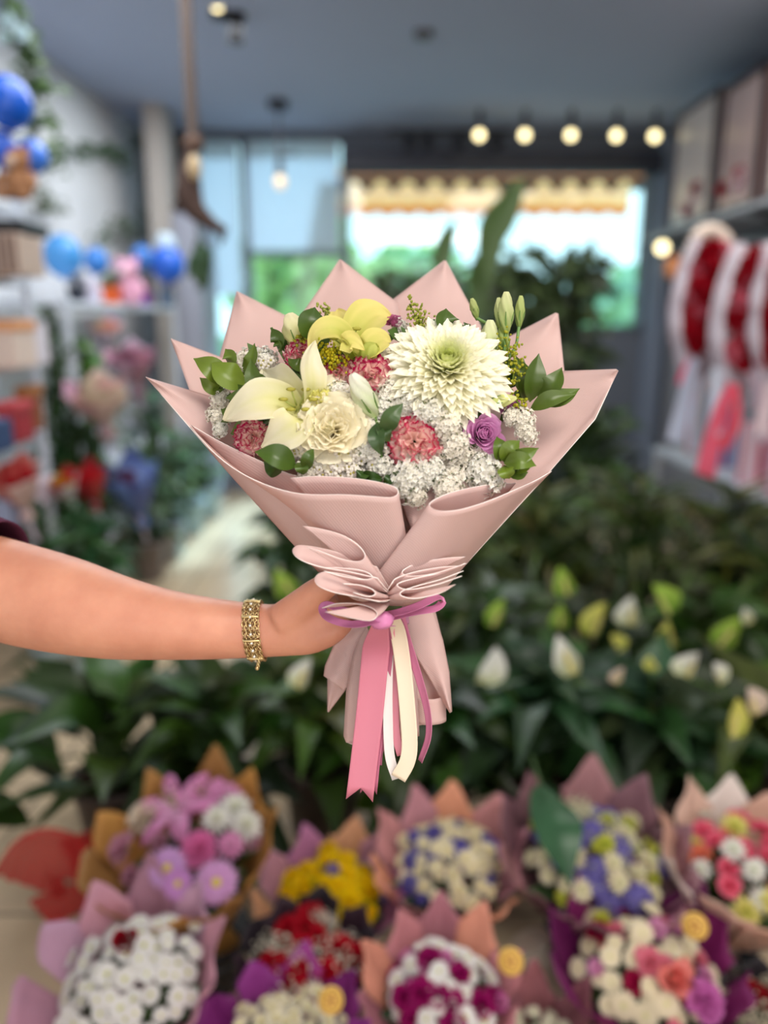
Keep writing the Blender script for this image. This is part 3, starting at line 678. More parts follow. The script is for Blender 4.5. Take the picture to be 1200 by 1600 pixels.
    if sticker:
        sx, sy = sticker; spos = P(sx, sy, d-.07); inv = q.inverted()
        lp = inv @ (spos-base); nm = inv @ (Vector((0, 0, CAMZ))-spos).normalized(); qq = Vector((0, 0, 1)).rotation_difference(nm).to_matrix(); rs = 19/F*d
        g = MB(); g.lathe([(.001, -.0015), (rs, -.0015), (rs, .0015), (.001, .0015)], lp, srgb(224, 180, 90), n=28, T=qq)
        s_ = g.build('round_sticker', 'paint', rt)
        g = MB(); g.lathe([(rs*.72, .0016), (rs*.72, .0026), (rs*.8, .0026), (rs*.8, .0016)], lp, srgb(150, 104, 40), n=28, T=qq)
        for k in range(5): g.ball(lp+qq @ Vector((rs*.32*math.cos(k*1.257), rs*.32*math.sin(k*1.257), .002)), rs*.17, srgb(170, 116, 50), n=8, m=5)
        g.build('sticker_emblem', 'paint', s_)
        for k in range(1): pass
    # the bucket it stands in
    return rt, base, axis, Rr_

FG = 'wrapped bouquets standing in buckets below'
WHT, CRM, GRNC = (246, 244, 240), (246, 236, 208), (206, 206, 140)
mauve = [(166, 118, 128), (196, 140, 140), (150, 104, 116)]
blush = [(222, 164, 160), (214, 160, 176), (236, 176, 156)]
def bucket(base, axis, Rr_, label, col=(52, 56, 60)):
    foot = base-axis*(Rr_*.3); r = max(.075, Rr_*.46); h = max(.10, foot.z+.02)
    p = Vector((foot.x, foot.y, 0)); rt = empty('flower_bucket', p, label, 'bucket', 'buckets under the bouquets')
    g = MB(); g.lathe([(.001, 0), (r*.78, 0), (r*.8, .008), (r, h), (r*1.05, h), (r*1.05, h+.012), (r*.97, h+.012), (r*.76, .02), (.001, .02)], p, srgb(col), n=28); g.build('pail', 'gloss', rt)
    g = MB(); g.lathe([(r*1.03, h-.02), (r*1.07, h-.02), (r*1.07, h-.03), (r*1.03, h-.03)], p, srgb(90, 94, 98), n=28); g.build('rim_band', 'gloss', rt)
BQ = [
 ('wrapped_bouquet', 290, 1330, 1.78, 132, [(186, 134, 70), (204, 148, 76), (168, 120, 66)], [('pompon', [(190, 130, 150), (200, 150, 170)], .18, 1)], 'kraft brown bouquet with pink lily and lilac daisies', dict(seed=3, nb=6, fixed=[('lily', [(232, 150, 200), (240, 190, 222), (120, 60, 40)], .50, -.18, .45), ('lily', [(232, 150, 200), (240, 190, 222), (120, 60, 40)], .34, .12, .62), ('carnation', [(240, 226, 206)], .22, -.60, .42), ('carnation', [(216, 160, 180)], .18, -.72, -.05), ('pompon', [WHT, (240, 240, 220)], .25, .58, .35), ('pompon', [WHT, (240, 240, 220)], .23, .74, .12), ('pompon', [(232, 160, 206), (240, 190, 220)], .24, .42, .62), ('pompon', [WHT, (240, 240, 220)], .2, .42, .12), ('daisy', [(232, 180, 228), (230, 210, 90)], .28, .52, -.62), ('daisy', [(226, 180, 232), (230, 210, 90)], .26, -.02, -.50), ('carnation', [(234, 130, 186)], .2, .30, -.30), ('daisy', [(220, 160, 220), (230, 210, 90)], .2, .12, -.66), ('pompon', [(236, 160, 206), (240, 190, 220)], .18, .62, -.2)], side=-.12, tilt=.18)),
 ('wrapped_bouquet', 196, 1530, 1.5, 138, [(226, 168, 186), (214, 170, 196), (190, 140, 160)], [('daisy', [WHT, (208, 208, 110)], .18, 34)], 'white daisy bouquet with one dark red rose in the middle', dict(seed=5, nb=84, fixed=[('rose', [(160, 14, 34), (120, 8, 24)], .19, .04, .22)], side=-.1, tilt=.28)),
 ('wrapped_bouquet', 520, 1396, 1.85, 104, [(196, 128, 170), (206, 150, 168), (226, 170, 130)], [('pompon', [(252, 226, 20), (248, 208, 10)], .22, 30), ('statice', [(120, 100, 176), (170, 150, 200)], .2, 2)], 'bouquet of bright yellow chrysanthemums in mauve paper', dict(seed=7, nb=64, tilt=.18)),
 ('wrapped_bouquet', 482, 1495, 1.62, 100, [(44, 36, 44), (60, 40, 52)], [('carnation', [(196, 20, 44)], .36, 7), ('gyp', [(238, 232, 216), (110, 130, 80)], .34, 7)], 'dark red rose bouquet with baby breath in black paper', dict(seed=9, nb=28, tilt=.18, rise=.15)),
 ('wrapped_bouquet', 702, 1345, 1.85, 106, [(206, 146, 156), (214, 150, 150), (236, 166, 132)], [('pompon', [(254, 246, 224), (240, 232, 180)], .185, 22), ('statice', [(92, 82, 170), (120, 110, 190)], .19, 6)], 'cream bouquet dotted with violet blue in pink paper', dict(seed=14, nb=84, tilt=.18)),
 ('wrapped_bouquet', 692, 1548, 1.52, 112, [(204, 134, 140), (232, 160, 136), (184, 120, 132)], [('daisy', [WHT, (206, 206, 130)], .24, 14), ('carnation', [(170, 24, 110)], .28, 6), ('pompon', [(206, 110, 170), (230, 160, 200)], .2, 3)], 'white and magenta bouquet in dusty pink paper at bottom center', dict(seed=15, nb=48, sticker=(798, 1502), tilt=.25)),
 ('wrapped_bouquet', 932, 1335, 1.80, 132, [(150, 108, 116), (138, 98, 108), (176, 126, 130)], [('pompon', [CRM, (236, 236, 200)], .2, 10), ('statice', [(112, 102, 184), (150, 140, 200)], .22, 8), ('pompon', [(216, 214, 90), (180, 196, 70)], .17, 7), ('gyp', [(240, 236, 206), (120, 140, 80)], .26, 5)], 'mauve bouquet of cream, blue and yellow flowers behind the purple one', dict(seed=18, nb=60, tilt=.18)),
 ('wrapped_bouquet', 1014, 1505, 1.58, 132, [(122, 30, 92), (104, 24, 84), (134, 40, 110)], [('daisy', [CRM, (230, 226, 170)], .22, 20), ('carnation', [(236, 140, 160)], .2, 5), ('carnation', [(176, 20, 76)], .2, 3), ('pompon', [(222, 150, 196), (236, 180, 210)], .19, 4), ('rose', [(248, 168, 156), (240, 150, 140)], .24, 1)], 'deep purple wrapped bouquet of cream daisies and pink carnations', dict(seed=22, nb=56, fixed=[('rose', [(250, 160, 150), (240, 140, 134)], .24, .14, -.42), ('carnation', [(214, 120, 190)], .22, .42, -.6)], sticker=(1086, 1447), tilt=.18)),
 ('wrapped_bouquet', 1172, 1352, 1.74, 122, [(226, 190, 172), (212, 168, 148), (240, 226, 218)], [('carnation', [(238, 96, 130), (250, 150, 170)], .24, 7), ('pompon', [(240, 232, 150), (220, 220, 110)], .28, 4), ('pompon', [WHT, (236, 240, 220)], .22, 7), ('carnation', [(246, 150, 120)], .2, 3)], 'tan wrapped bouquet of pink carnations at the right edge', dict(seed=25, nb=34, side=.08, tilt=.18)),
 ('wrapped_bouquet', 440, 1638, 1.42, 122, [(150, 56, 140), (124, 36, 112), (168, 70, 150)], [('pompon', [(254, 248, 230), (236, 228, 180)], .17, 26)], 'cream flower bouquet in violet paper at the bottom edge', dict(seed=28, nb=96, sticker=(517, 1563), tilt=.18)),
 ('wrapped_bouquet', 1205, 1590, 1.52, 76, [(40, 34, 40), (54, 40, 46)], [('gyp', [(244, 236, 214), (120, 130, 80)], .4, 8), ('carnation', [(160, 20, 30)], .34, 3)], 'dark bouquet of baby breath and red in the lower right corner', dict(seed=31, nb=22, tilt=.18, rise=.12)),
 ('wrapped_bouquet', 850, 1655, 1.50, 92, [(176, 112, 118), (150, 96, 104)], [('statice', [(246, 240, 224), (220, 214, 170)], .24, 16)], 'low dusty pink wrapper peeking over the bottom edge', dict(seed=33, nb=32, tilt=.35, rise=.5)),
]
for nm, cx, cy, d, rp, pap, bl, lab, kw in BQ:
    o, base, ax, r_ = wrapped(nm, cx, cy, d, rp, pap, bl, lab, FG, **kw)
    bucket(base, ax, r_, 'dark bucket holding the '+' '.join(lab.split()[:8]))
# white paper roll between the bouquets and red tulle bow at left
g = MB(); q = P(848, 1520, 1.75); g.tube([q+Vector((-.03, .02, .07)), q, q+Vector((.03, -.01, -.07)), Vector((q.x+.04, q.y, .02))], [.05, .056, .052, .045], srgb(214, 206, 190), n=16)
single(g, 'paper_sleeve', 'paper', 'cream paper sleeve standing between the mauve and pink bouquets', 'paper sleeve')
m_tulle = mat('red_tulle', (206, 20, 26), rough=.7, trans=.4, alpha=.82)
rt = empty('tulle_bow', P(110, 1400, 1.95), 'big sheer red tulle bow on the floor beside the kraft bouquet', 'bow')
for k, (pts, wd) in enumerate((([(150, 1370), (110, 1340), (60, 1345), (42, 1385)], .17), ([(150, 1370), (120, 1400), (80, 1420), (66, 1432)], .10), ([(150, 1375), (168, 1400), (165, 1440), (150, 1455)], .14), ([(130, 1370), (125, 1330), (118, 1305)], .09))):
    g = MB(); blade(g, [P(a_, b_, 1.98+.02*k) for a_, b_ in pts], wd, Vector((.1, -1, .4)), (1, 1, 1), n=16, m=8, ruf=.10, rk=7, prof=lambda t: .25+.85*t**.6); g.build(('loop', 'tail', 'loop', 'loop')[k], m_tulle, rt)
g = MB(); g.ball(P(145, 1372, 1.95), .028, (1, 1, 1), bump=.4); g.build('knot', mat('tulle_knot', (170, 14, 20), rough=.7), rt)
g = MB(); g.tube([P(150, 1290, 2.0), P(160, 1420, 1.95), Vector((P(175, 1500, 1.9).x, P(175, 1500, 1.9).y, .0))], .008, srgb(150, 120, 80), n=6); g.build('stick', 'paint', rt)

# ============================================================ GREEN PLANTS
def pot(rt, p, r, h, col):
    g = MB(); g.lathe([(.001, 0), (r*.75, 0), (r*.78, .01), (r*.98, h*.86), (r*1.06, h*.87), (r*1.06, h), (r*.95, h), (r*.93, h*.9), (.001, h*.9)], p, srgb(col), n=24); o = g.build('pot', 'paint', rt)
    g = MB(); g.lathe([(.001, h*.91), (r*.92, h*.905)], p, srgb(50, 38, 30), n=16); g.build('soil', 'fuzz', o)
def leafy(name, px, d, toppy, label, spread=.35, nl=40, llen=.26, lw=.095, cols=((34, 66, 36), (58, 100, 50)), potc=(70, 60, 56), potr=.13, group='peace lily plants behind the bouquets', droop=.5, spathes=(), cat='plant', seed=None, inner=True, mtl='glossleaf', stemc=(56, 84, 40), y=None, potz=0.0):
    rr = random.Random(seed or int(px*7+d*100)); top = P(px, toppy, d); p = Vector((top.x, top.y, potz)); hh = top.z-potz
    rt = empty(name, p, label, cat, group); pot(rt, p, potr, min(.26, hh*.4), potc); g = MB(); ph = min(.24, hh*.36)
    for i in range(nl):
        u = (i+.5)/nl; a_ = i*2.39996+rr.uniform(-.3, .3); rad_ = spread*(math.sqrt(u) if inner else u)*rr.uniform(.7, 1.05)
        zz = ph+(hh-ph)*(1-.62*u*u)*rr.uniform(.72, 1.0)
        if i % 3 == 0: zz *= rr.uniform(.45, .85)
        b0 = p+Vector((math.cos(a_)*potr*.3, math.sin(a_)*potr*.3, ph)); e = p+Vector((math.cos(a_)*rad_, math.sin(a_)*rad_, zz))
        out = Vector((math.cos(a_), math.sin(a_), 0)); L_ = llen*rr.uniform(.75, 1.15)
        s0 = e-out*L_*.45-Vector((0, 0, L_*.28)); tip = e+out*L_*.42*(1+.3*u)+Vector((0, 0, (.42-droop*1.3*u-rr.uniform(0, .3))*L_))
        g.tube([b0, (b0+s0)/2+Vector((0, 0, .05)), s0], [.006, .005, .004], srgb(stemc), n=5, caps=False)
        cc = lerp(srgb(cols[0]), srgb(cols[1]), rr.random()); cc = tuple(x*rr.uniform(.7, 1.2) for x in cc)
        blade(g, [s0, s0*.5+e*.5+Vector((0, 0, L_*.1)), e+Vector((0, 0, L_*.06)), tip], lw*rr.uniform(.8, 1.2)*L_/llen, Vector((0, -.25, 1))+out*.15+Vector((rr.uniform(-.5, .5), rr.uniform(-.6, .2), 0)), cc, n=9, m=2, crease=.10, prof=LEAFP)
    g.build('foliage', mtl, rt)
    for (sx, sy, sd, kind, sz) in spathes:
        c_ = P(sx, sy, sd); b0 = p+Vector((0, 0, ph)); mid = (b0+c_)/2+Vector((0, 0, .08))
        st = MB(); st.tube(crom([b0, mid, c_-Vector((0, 0, sz*.5))], 10), .004, srgb(84, 116, 52), n=5); fl = MB()
        cc = {'w': ((244, 242, 232), (214, 220, 170)), 'g': ((176, 206, 90), (120, 160, 60)), 'y': ((226, 222, 120), (190, 200, 90)), 'p': ((240, 220, 206), (220, 200, 180))}[kind]
        lean = Vector((rr.uniform(-.7, .7), rr.uniform(-.3, .1), 1)).normalized(); a0 = c_-lean*sz*.55
        blade(fl, [a0, c_-lean*sz*.1+Vector((0, .012, 0)), c_+lean*sz*.5+Vector((0, -.01, 0))], sz*rr.uniform(.5, .8), Vector((rr.uniform(-.9, .9), -1, .15)), lambda t, s, cc=cc: lerp(srgb(cc[1]), srgb(cc[0]), min(1, t*1.6)), n=12, m=4, cup=.55, prof=lambda t: math.sin(PI*min(1, .12+t*.88))**.7)
        f_ = fl.build('spathe', 'petal', rt); st.build('flower_stem', 'leaf', f_)
        sp = MB(); sp.tube([a0+Vector((0, -.012, 0))+lean*.01, a0+Vector((0, -.016, 0))+lean*sz*.62], [sz*.06, sz*.05], srgb(226, 214, 140), n=8); sp.build('spadix', 'fuzz', f_)
    return rt
DK = ((27, 44, 18), (54, 80, 28)); MD = ((36, 54, 20), (78, 98, 34)); BL = ((32, 56, 34), (56, 84, 50))
leafy('peace_lily', 165, 2.30, 1045, 'dark spreading peace lily at the far left of the row', .40, 34, .34, .12, DK, droop=.35)
leafy('peace_lily', 330, 2.25, 1045, 'dark peace lily below the forearm', .26, 44, .28, .10, DK, spathes=[(353, 1208, 1.98, 'w', .035), (475, 1048, 2.1, 'w', .11)])
leafy('peace_lily', 500, 2.35, 1010, 'dark glossy peace lily left of the hanging ribbons', .28, 46, .28, .10, MD)
leafy('peace_lily', 680, 2.3, 1040, 'dark peace lily behind the hanging ribbons', .28, 46, .28, .10, DK)
leafy('peace_lily', 850, 2.30, 1030, 'peace lily with drooping white bloom right of the ribbons', .30, 48, .32, .12, BL, spathes=[(760, 1035, 2.2, 'w', .12), (882, 1020, 2.2, 'w', .13)])
pl = [o for o in bpy.data.objects if o.name == 'peace_lily.004'][0]
g = MB(); blade(g, [P(845, 1225, 1.86), P(868, 1290, 1.74), P(892, 1385, 1.68)], .125, Vector((.25, -1, .35)), srgb(54, 92, 62), n=16, m=3, crease=.1, prof=LEAFP)
g.tube(crom([ORG[pl.name]+Vector((0, -.05, .25)), P(830, 1180, 2.0), P(845, 1225, 1.86)], 10), .004, srgb(70, 100, 50), n=5); g.build('drooping_leaf', 'glossleaf', pl)
leafy('peace_lily', 1020, 2.3, 1060, 'large leaved peace lily behind the purple bouquet', .30, 48, .32, .12, BL, spathes=[(965, 1052, 2.2, 'p', .065), (1020, 1034, 2.2, 'y', .06)])
leafy('peace_lily', 1180, 2.3, 1060, 'peace lily with yellow bloom at the right edge', .28, 44, .3, .11, MD, spathes=[(1145, 1118, 1.98, 'y', .12), (1172, 1092, 2.02, 'p', .10), (1118, 1050, 2.15, 'w', .08), (1080, 1036, 2.15, 'w', .09)])
leafy('peace_lily', 460, 2.85, 925, 'peace lily behind the wrist with a lime green bloom', .26, 36, .28, .09, DK, spathes=[(445, 908, 2.7, 'g', .12)])
leafy('peace_lily', 760, 2.8, 920, 'peace lily with lime spathes beside the paper skirt', .30, 40, .28, .09, DK, spathes=[(778, 955, 2.6, 'g', .11), (880, 905, 2.6, 'g', .12), (875, 960, 2.6, 'g', .10)])
leafy('peace_lily', 940, 2.85, 940, 'peace lily with yellowing blooms in the middle right', .30, 40, .28, .09, DK, spathes=[(935, 965, 2.6, 'y', .13), (985, 952, 2.6, 'w', .11), (960, 1003, 2.5, 'y', .08), (1030, 935, 2.6, 'g', .14)])
leafy('peace_lily', 1110, 2.8, 930, 'peace lily with light green blooms near the right edge', .30, 40, .28, .09, DK, spathes=[(1045, 988, 2.55, 'y', .11), (1138, 985, 2.55, 'g', .13), (1165, 960, 2.6, 'w', .07)])
PG = 'tall narrow leaved plants in the middle of the shop'
NL = ((34, 50, 20), (84, 98, 38))
for px_, d_, tp, lab in ((700, 3.3, 800, 'bushy narrow leaved plant right behind the paper cone'), (850, 3.35, 760, 'bushy narrow leaved plant right of the paper cone'), (1000, 3.4, 740, 'bushy narrow leaved plant under the red and white wraps'), (1150, 3.3, 760, 'bushy narrow leaved plant by the right edge'), (1225, 3.0, 830, 'narrow leaved plant cut by the right edge')):
    leafy('dracaena_plant', px_, d_, tp, lab, .42, 105, .36, .04, NL, potc=(80, 60, 50), potr=.15, group=PG, droop=.7)
for px_, d_, tp, lab in ((455, 3.3, 770, 'dark leafy plant left of the paper cone'), (520, 3.6, 700, 'dark leafy plant directly behind the bouquet')):
    leafy('rubber_plant', px_, d_, tp, lab, .22, 60, .2, .08, DK, potc=(80, 60, 50), potr=.15, group=PG, droop=.6)
for px_, d_, tp, sp_, lab in ((740, 4.1, 600, .45, 'dense dark bush behind the right bouquet corner'), (900, 4.2, 620, .5, 'dense dark bush under the window sill'), (640, 4.4, 600, .45, 'dense dark bush hidden mostly by the bouquet')):
    leafy('dense_bush', px_, d_, tp, lab, sp_, 150, .24, .075, ((40, 60, 34), (72, 92, 46)), potc=(70, 60, 50), potr=.2, group=PG, droop=.6)
def tree(px, d, toppy, crown, lab, n=260, cols=((40, 56, 38), (76, 92, 52)), ctr=None):
    rr = random.Random(int(px)); top = P(px, toppy, d); p = Vector((top.x, top.y, 0)); rt = empty('potted_tree', p, lab, 'tree', 'potted trees before the window'); pot(rt, p, .22, .34, (80, 66, 56))
    g = MB(); h = top.z; g.tube([p+Vector((0, 0, .3)), p+Vector((.03, 0, h*.5)), p+Vector((-.02, 0, h*.9))], [.03, .024, .01], srgb(86, 66, 48), n=8)
    lf = MB()
    for (cx, cy, rx) in crown:
        c_ = P(cx, cy, d); r = rx/F*d; g.tube([p+Vector((0, 0, h*.45)), (p+c_)/2+Vector((0, 0, h*.32)), c_], [.014, .01, .005], srgb(86, 66, 48), n=6)
        for i in range(n//len(crown)):
            v = Vector((rr.gauss(0, 1), rr.gauss(0, 1), rr.gauss(0, 1))).normalized()*r*rr.uniform(.2, 1); e = c_+v; dv = (v.normalized()*.6+Vector((rr.uniform(-.6, .6), rr.uniform(-.6, .6), rr.uniform(-.9, .1)))).normalized(); L_ = rr.uniform(.12, .2)
            blade(lf, [e, e+dv*L_*.5+Vector((0, 0, .015)), e+dv*L_], L_*.42, Vector((rr.uniform(-.4, .4), -.6, .8)), lerp(srgb(cols[0]), srgb(cols[1]), rr.random()), n=6, m=1, prof=LEAFP)
    g.build('trunk', 'paint', rt); lf.build('foliage', 'leaf', rt)
tree(800, 4.6, 420, [(770, 440, 44), (830, 420, 40), (880, 450, 50), (820, 480, 60), (890, 510, 50), (915, 425, 24), (740, 480, 46), (900, 560, 40)], 'dark green potted tree standing before the big window', 520)
tree(640, 5.0, 430, [(640, 455, 26), (690, 450, 30), (600, 470, 24), (650, 490, 40)], 'smaller dark potted tree behind the paper points', 220)
rt = empty('bird_of_paradise_plant', Vector((P(760, 500, 4.2).x, P(760, 500, 4.2).y, 0)), 'bird of paradise plant with tall upright green leaves before the window', 'plant'); p = ORG[rt.name]; pot(rt, p, .2, .3, (70, 64, 60))
for k, (pts, wd) in enumerate((([(758, 460), (765, 370), (788, 330), (820, 276)], .19), ([(705, 470), (690, 410), (697, 375), (712, 345)], .12), ([(745, 520), (742, 440), (745, 400)], .10))):
    g = MB(); e = [P(a_, b_, 4.2) for a_, b_ in pts]; st = MB(); st.tube(crom([p+Vector((0, 0, .28)), (p+e[0])/2+Vector((0, 0, .2)), e[1]], 12), .012, srgb(80, 100, 50), n=6)
    blade(g, e, wd, Vector((.5, -1, .2)), srgb(78, 102, 56), n=14, m=3, crease=.1, prof=lambda t: max(.03, math.sin(PI*t**.9)**.7)); l_ = g.build('leaf', 'leaf', rt); st.build('petiole', 'leaf', l_)

# ============================================================ LEFT MIDGROUND DISPLAY
LG = 'wrapped bouquets displayed along the left racks'
lowbl = lambda c1, c2: [('statice', c1, .4, 6), ('carnation', c2, .34, 5)]
for (cx, cy, d, rp, pap, bl, lab, kw) in (
    (152, 615, 3.9, 42, [(214, 172, 170), (226, 200, 186), (196, 150, 170)], lowbl([(222, 200, 176), (200, 180, 150)], [(224, 186, 176)]), 'large beige and pink bouquet hung at the left display', {}),
    (205, 560, 4.3, 34, [(190, 140, 160), (214, 186, 206)], lowbl([(190, 130, 150), (180, 120, 140)], [(150, 100, 120)]), 'mauve bouquet above the large beige one', {}),
    (165, 512, 4.5, 26, [(224, 214, 226), (206, 190, 220)], lowbl([(226, 200, 180), (200, 180, 150)], [(230, 170, 150)]), 'small pale bouquet right under the long rack', {}),
    (205, 745, 4.1, 38, [(120, 150, 210), (96, 116, 180), (60, 70, 120)], lowbl([(150, 170, 220), (120, 140, 200)], [(120, 60, 90)]), 'blue wrapped bouquet standing low by the aisle', dict(tall=1.5)),
    (137, 745, 3.7, 26, [(190, 60, 60), (170, 40, 50)], lowbl([(200, 30, 40), (180, 20, 30)], [(210, 40, 50)]), 'red bouquet in red paper left of the blue one', dict(tall=1.4)),
    (98, 752, 3.5, 22, [(220, 210, 210), (200, 60, 60)], lowbl([(200, 30, 40), (180, 20, 30)], [(226, 200, 60)]), 'small red and yellow bouquet by the first rack', dict(tall=1.5)),
    (22, 745, 2.95, 38, [(226, 196, 190), (210, 120, 110)], lowbl([(220, 110, 100), (200, 70, 70)], [(196, 40, 50)]), 'coral red bouquet at the left edge above the arm', dict(tall=1.2)),
    ):
    kk = dict(seed=cx, nb=11, tilt=.4, green=False, nsheet=5, ribbon=(220, 206, 226)); kk.update(kw); wrapped('display_bouquet', cx, cy, d, rp, pap, bl, lab, LG, **kk)
# buckets of long stems under them
for (px_, d_, tp, lab, cc) in ((60, 3.15, 790, 'glass vase of green stems at the left edge', (70, 110, 60)), (115, 3.45, 780, 'glass vase of long green stems in the middle of the aisle display', (60, 100, 60)), (150, 3.75, 800, 'glass vase of dark stems before the blue bouquet', (60, 96, 70))):
    leafy('stem_vase', px_, d_, tp, lab, .16, 36, .2, .05, ((50, 80, 44), cc), potc=(170, 186, 190), potr=.09, group='vases of stems on the left', droop=.4, cat='vase')
for (px_, d_, tp, sp_, lab, cc) in ((128, 4.25, 520, .14, 'bright green trailing plant below the balloons', (110, 160, 50)), (75, 3.9, 480, .16, 'dark green plant between the two racks', (60, 90, 50)), (235, 5.0, 610, .25, 'grey green shrub beside the mauve bouquet', (110, 140, 116)), (110, 3.95, 640, .2, 'dark leafy plant below the beige bouquet', (50, 80, 40)), (215, 4.7, 690, .22, 'grey green shrub behind the blue bouquet', (96, 124, 96))):
    leafy('shelf_plant', px_, d_, tp, lab, sp_, 70, .16, .06, ((50, 76, 44), cc), potc=(120, 110, 106), potr=.12, group='leafy plants at the left racks', droop=.7)
for (px_, py_, d_, lab) in ((250, 720, 5.2, 'low green bedding plant beside the aisle, nearer one'), (285, 700, 5.8, 'low green bedding plant beside the aisle, middle one'), (312, 690, 6.3, 'low green bedding plant beside the aisle, farthest one')):
    leafy('bedding_plant', px_, d_, py_-20, lab, .22, 60, .12, .05, ((60, 96, 60), (120, 160, 110)), potc=(160, 190, 200), potr=.14, group='bedding plants along the aisle', droop=.6)

# ============================================================ RIGHT WALL
SX = 2.02; sz = 2.23
rt = empty('wall_shelf', (XR, 4.8, sz), 'grey wall shelf on brackets along the right wall', 'shelf')
g = MB(); g.box((SX, 3.6, sz-.03), (XR, 6.3, sz)); bevel(g.build('shelf_board', mat('grey_shelf', (170, 172, 178), rough=.5), rt, smooth=False), .004)
for y_ in (3.9, 4.6, 5.3, 6.0): g = MB(); g.box((SX+.05, y_-.015, sz-.06), (XR, y_+.015, sz-.03)); g.box((XR-.03, y_-.015, sz-.3), (XR, y_+.015, sz-.03)); g.tube([Vector((SX+.1, y_, sz-.05)), Vector((XR-.02, y_, sz-.28))], .01, n=6); g.build('bracket', 'metal', rt, smooth=False)
for k, (y0, y1, h, col, lab) in enumerate(((5.25, 5.95, .78, (190, 172, 164), 'pale beige tall gift case at the far end of the shelf'), (4.62, 5.15, .74, (150, 116, 112), 'brown gift case in the middle of the shelf'), (3.7, 4.5, .84, (196, 176, 164), 'largest beige gift case on the shelf near the edge'))):
    x0 = SX+.05; rt = empty('gift_case', (x0+.2, (y0+y1)/2, sz), lab, 'case', 'tall gift cases on the right shelf'); c_ = srgb(col)
    g = MB(); g.box((x0+.02, y0, sz), (x0+.42, y1, sz+h), c_); bevel(g.build('body', 'paint', rt, smooth=False), .01)
    g = MB()
    for (a_, b_, c2, d2) in ((y0, y0+.035, sz, sz+h), (y1-.035, y1, sz, sz+h), (y0, y1, sz, sz+.035), (y0, y1, sz+h-.035, sz+h)): g.box((x0, a_, c2), (x0+.03, b_, d2), srgb(76, 70, 76) if k != 1 else srgb(60, 50, 54))
    g.build('frame', 'paint', rt, smooth=False)
    g = MB(); g.box((x0+.012, y0+.04, sz+.04), (x0+.018, y1-.04, sz+h-.04), lerp(c_, (1, 1, 1), .15)); g.build('front_panel', 'gloss', rt, smooth=False)
    for i in range(4): place('carnation', [(170, 40, 60)] if i % 2 else [(226, 200, 206)], rt, Vector((-.2, R.uniform(-.18, .18), .08+R.random()*.2)), Vector((-1, -.4, .2)), .05)
def rose_spray(px0, py0, px1, py1, d, wpx, lab, tail, seed, arch):
    """long teardrop of red roses in white net, hung on the wall; (px0,py0) top, (px1,py1) bottom tip"""
    rr = random.Random(seed); A_ = P(px0, py0, d); B_ = P(px1, py1, d); rt = empty('rose_spray', B_, lab, 'bouquet', 'red rose sprays in white net'); O = B_
    ax = (B_-A_); Lg = ax.length; ax.normalize(); sd = ax.cross(Vector((0, -1, 0))).normalized(); w_ = wpx/F*d/2
    prof = lambda t: max(.16, math.sin(PI*min(1, .16+t*.72))**.8)*(1 if t < .62 else 1-(t-.62)*1.1)
    for s in (-1, 1):
        g = MB(); rows = []
        for i in range(15):
            t = i/14; c_ = A_+ax*Lg*t; rows.append([c_+sd*s*w_*prof(t)*(.88+.34*j/6+.07*math.sin(t*26+j))+Vector((0, -.07*math.sin(PI*j/6)-.02, 0)) for j in range(7)])
        g.grid(rows, srgb(236, 220, 226)); solid(g.build('net_wrap', mat('net_%d_%d' % (seed, s), (232, 222, 230), rough=.7, trans=.35, alpha=.75), rt), .002)
    g = MB(); rows = [[A_+ax*Lg*t+sd*w_*prof(t)*(j/4-1)*1.1+Vector((0, .06, 0)) for j in range(9)] for t in [i/14 for i in range(15)]]; g.grid(rows, srgb(214, 196, 204)); solid(g.build('back_wrap', 'paper', rt), .002)
    if arch: g = MB(); g.tube(crom([A_-sd*w_*.7+ax*Lg*.14, A_-sd*w_*.5-ax*.01, A_-ax*.05, A_+sd*w_*.5-ax*.01, A_+sd*w_*.7+ax*Lg*.14], 20), .035, srgb(232, 214, 200), n=8); g.build('ruffled_hood', 'fuzz', rt)
    for i in range(44):
        t = .05+.66*(i+.5)/44; c_ = A_+ax*Lg*t+sd*w_*.8*prof(t)*rr.uniform(-1, 1)+Vector((0, -.05-rr.random()*.03, 0))
        place('carnation', [(188, 16, 40)] if i % 5 else [(226, 120, 140)], rt, c_-O, Vector((rr.uniform(-.3, .3), -1, rr.uniform(0, .5))), .052)
    for k, (pts, wd, cc) in enumerate(tail):
        g = MB(); blade(g, [P(a_, b_, d-.1) for a_, b_ in pts], wd, Vector((.2, -1, 0)), srgb(cc), n=14, m=2, ruf=.05, prof=lambda t: .5+.5*t); g.build('ribbon_tail', 'satin', rt)
rose_spray(1112, 375, 1085, 610, 3.9, 88, 'hanging rose spray in white net with arched hood, left one', [([(1085, 560), (1070, 620), (1056, 690)], .10, (206, 216, 238)), ([(1095, 590), (1085, 640), (1083, 705)], .06, (214, 220, 240)), ([(1078, 560), (1062, 600)], .05, (240, 90, 130))], 41, True)
rose_spray(1180, 385, 1150, 640, 3.6, 92, 'hanging rose spray with long coral ribbon, nearer one at right', [([(1145, 600), (1120, 660), (1102, 745)], .11, (244, 104, 130)), ([(1150, 600), (1150, 660), (1128, 700)], .07, (236, 90, 110)), ([(1120, 575), (1118, 640), (1112, 680)], .08, (216, 224, 240)), ([(1175, 580), (1190, 640), (1185, 690)], .08, (226, 206, 220))], 43, False)
rose_spray(1222, 380, 1205, 640, 3.5, 80, 'red rose spray cut by the right edge of view', [([(1200, 600), (1192, 680)], .08, (236, 214, 220))], 47, False)
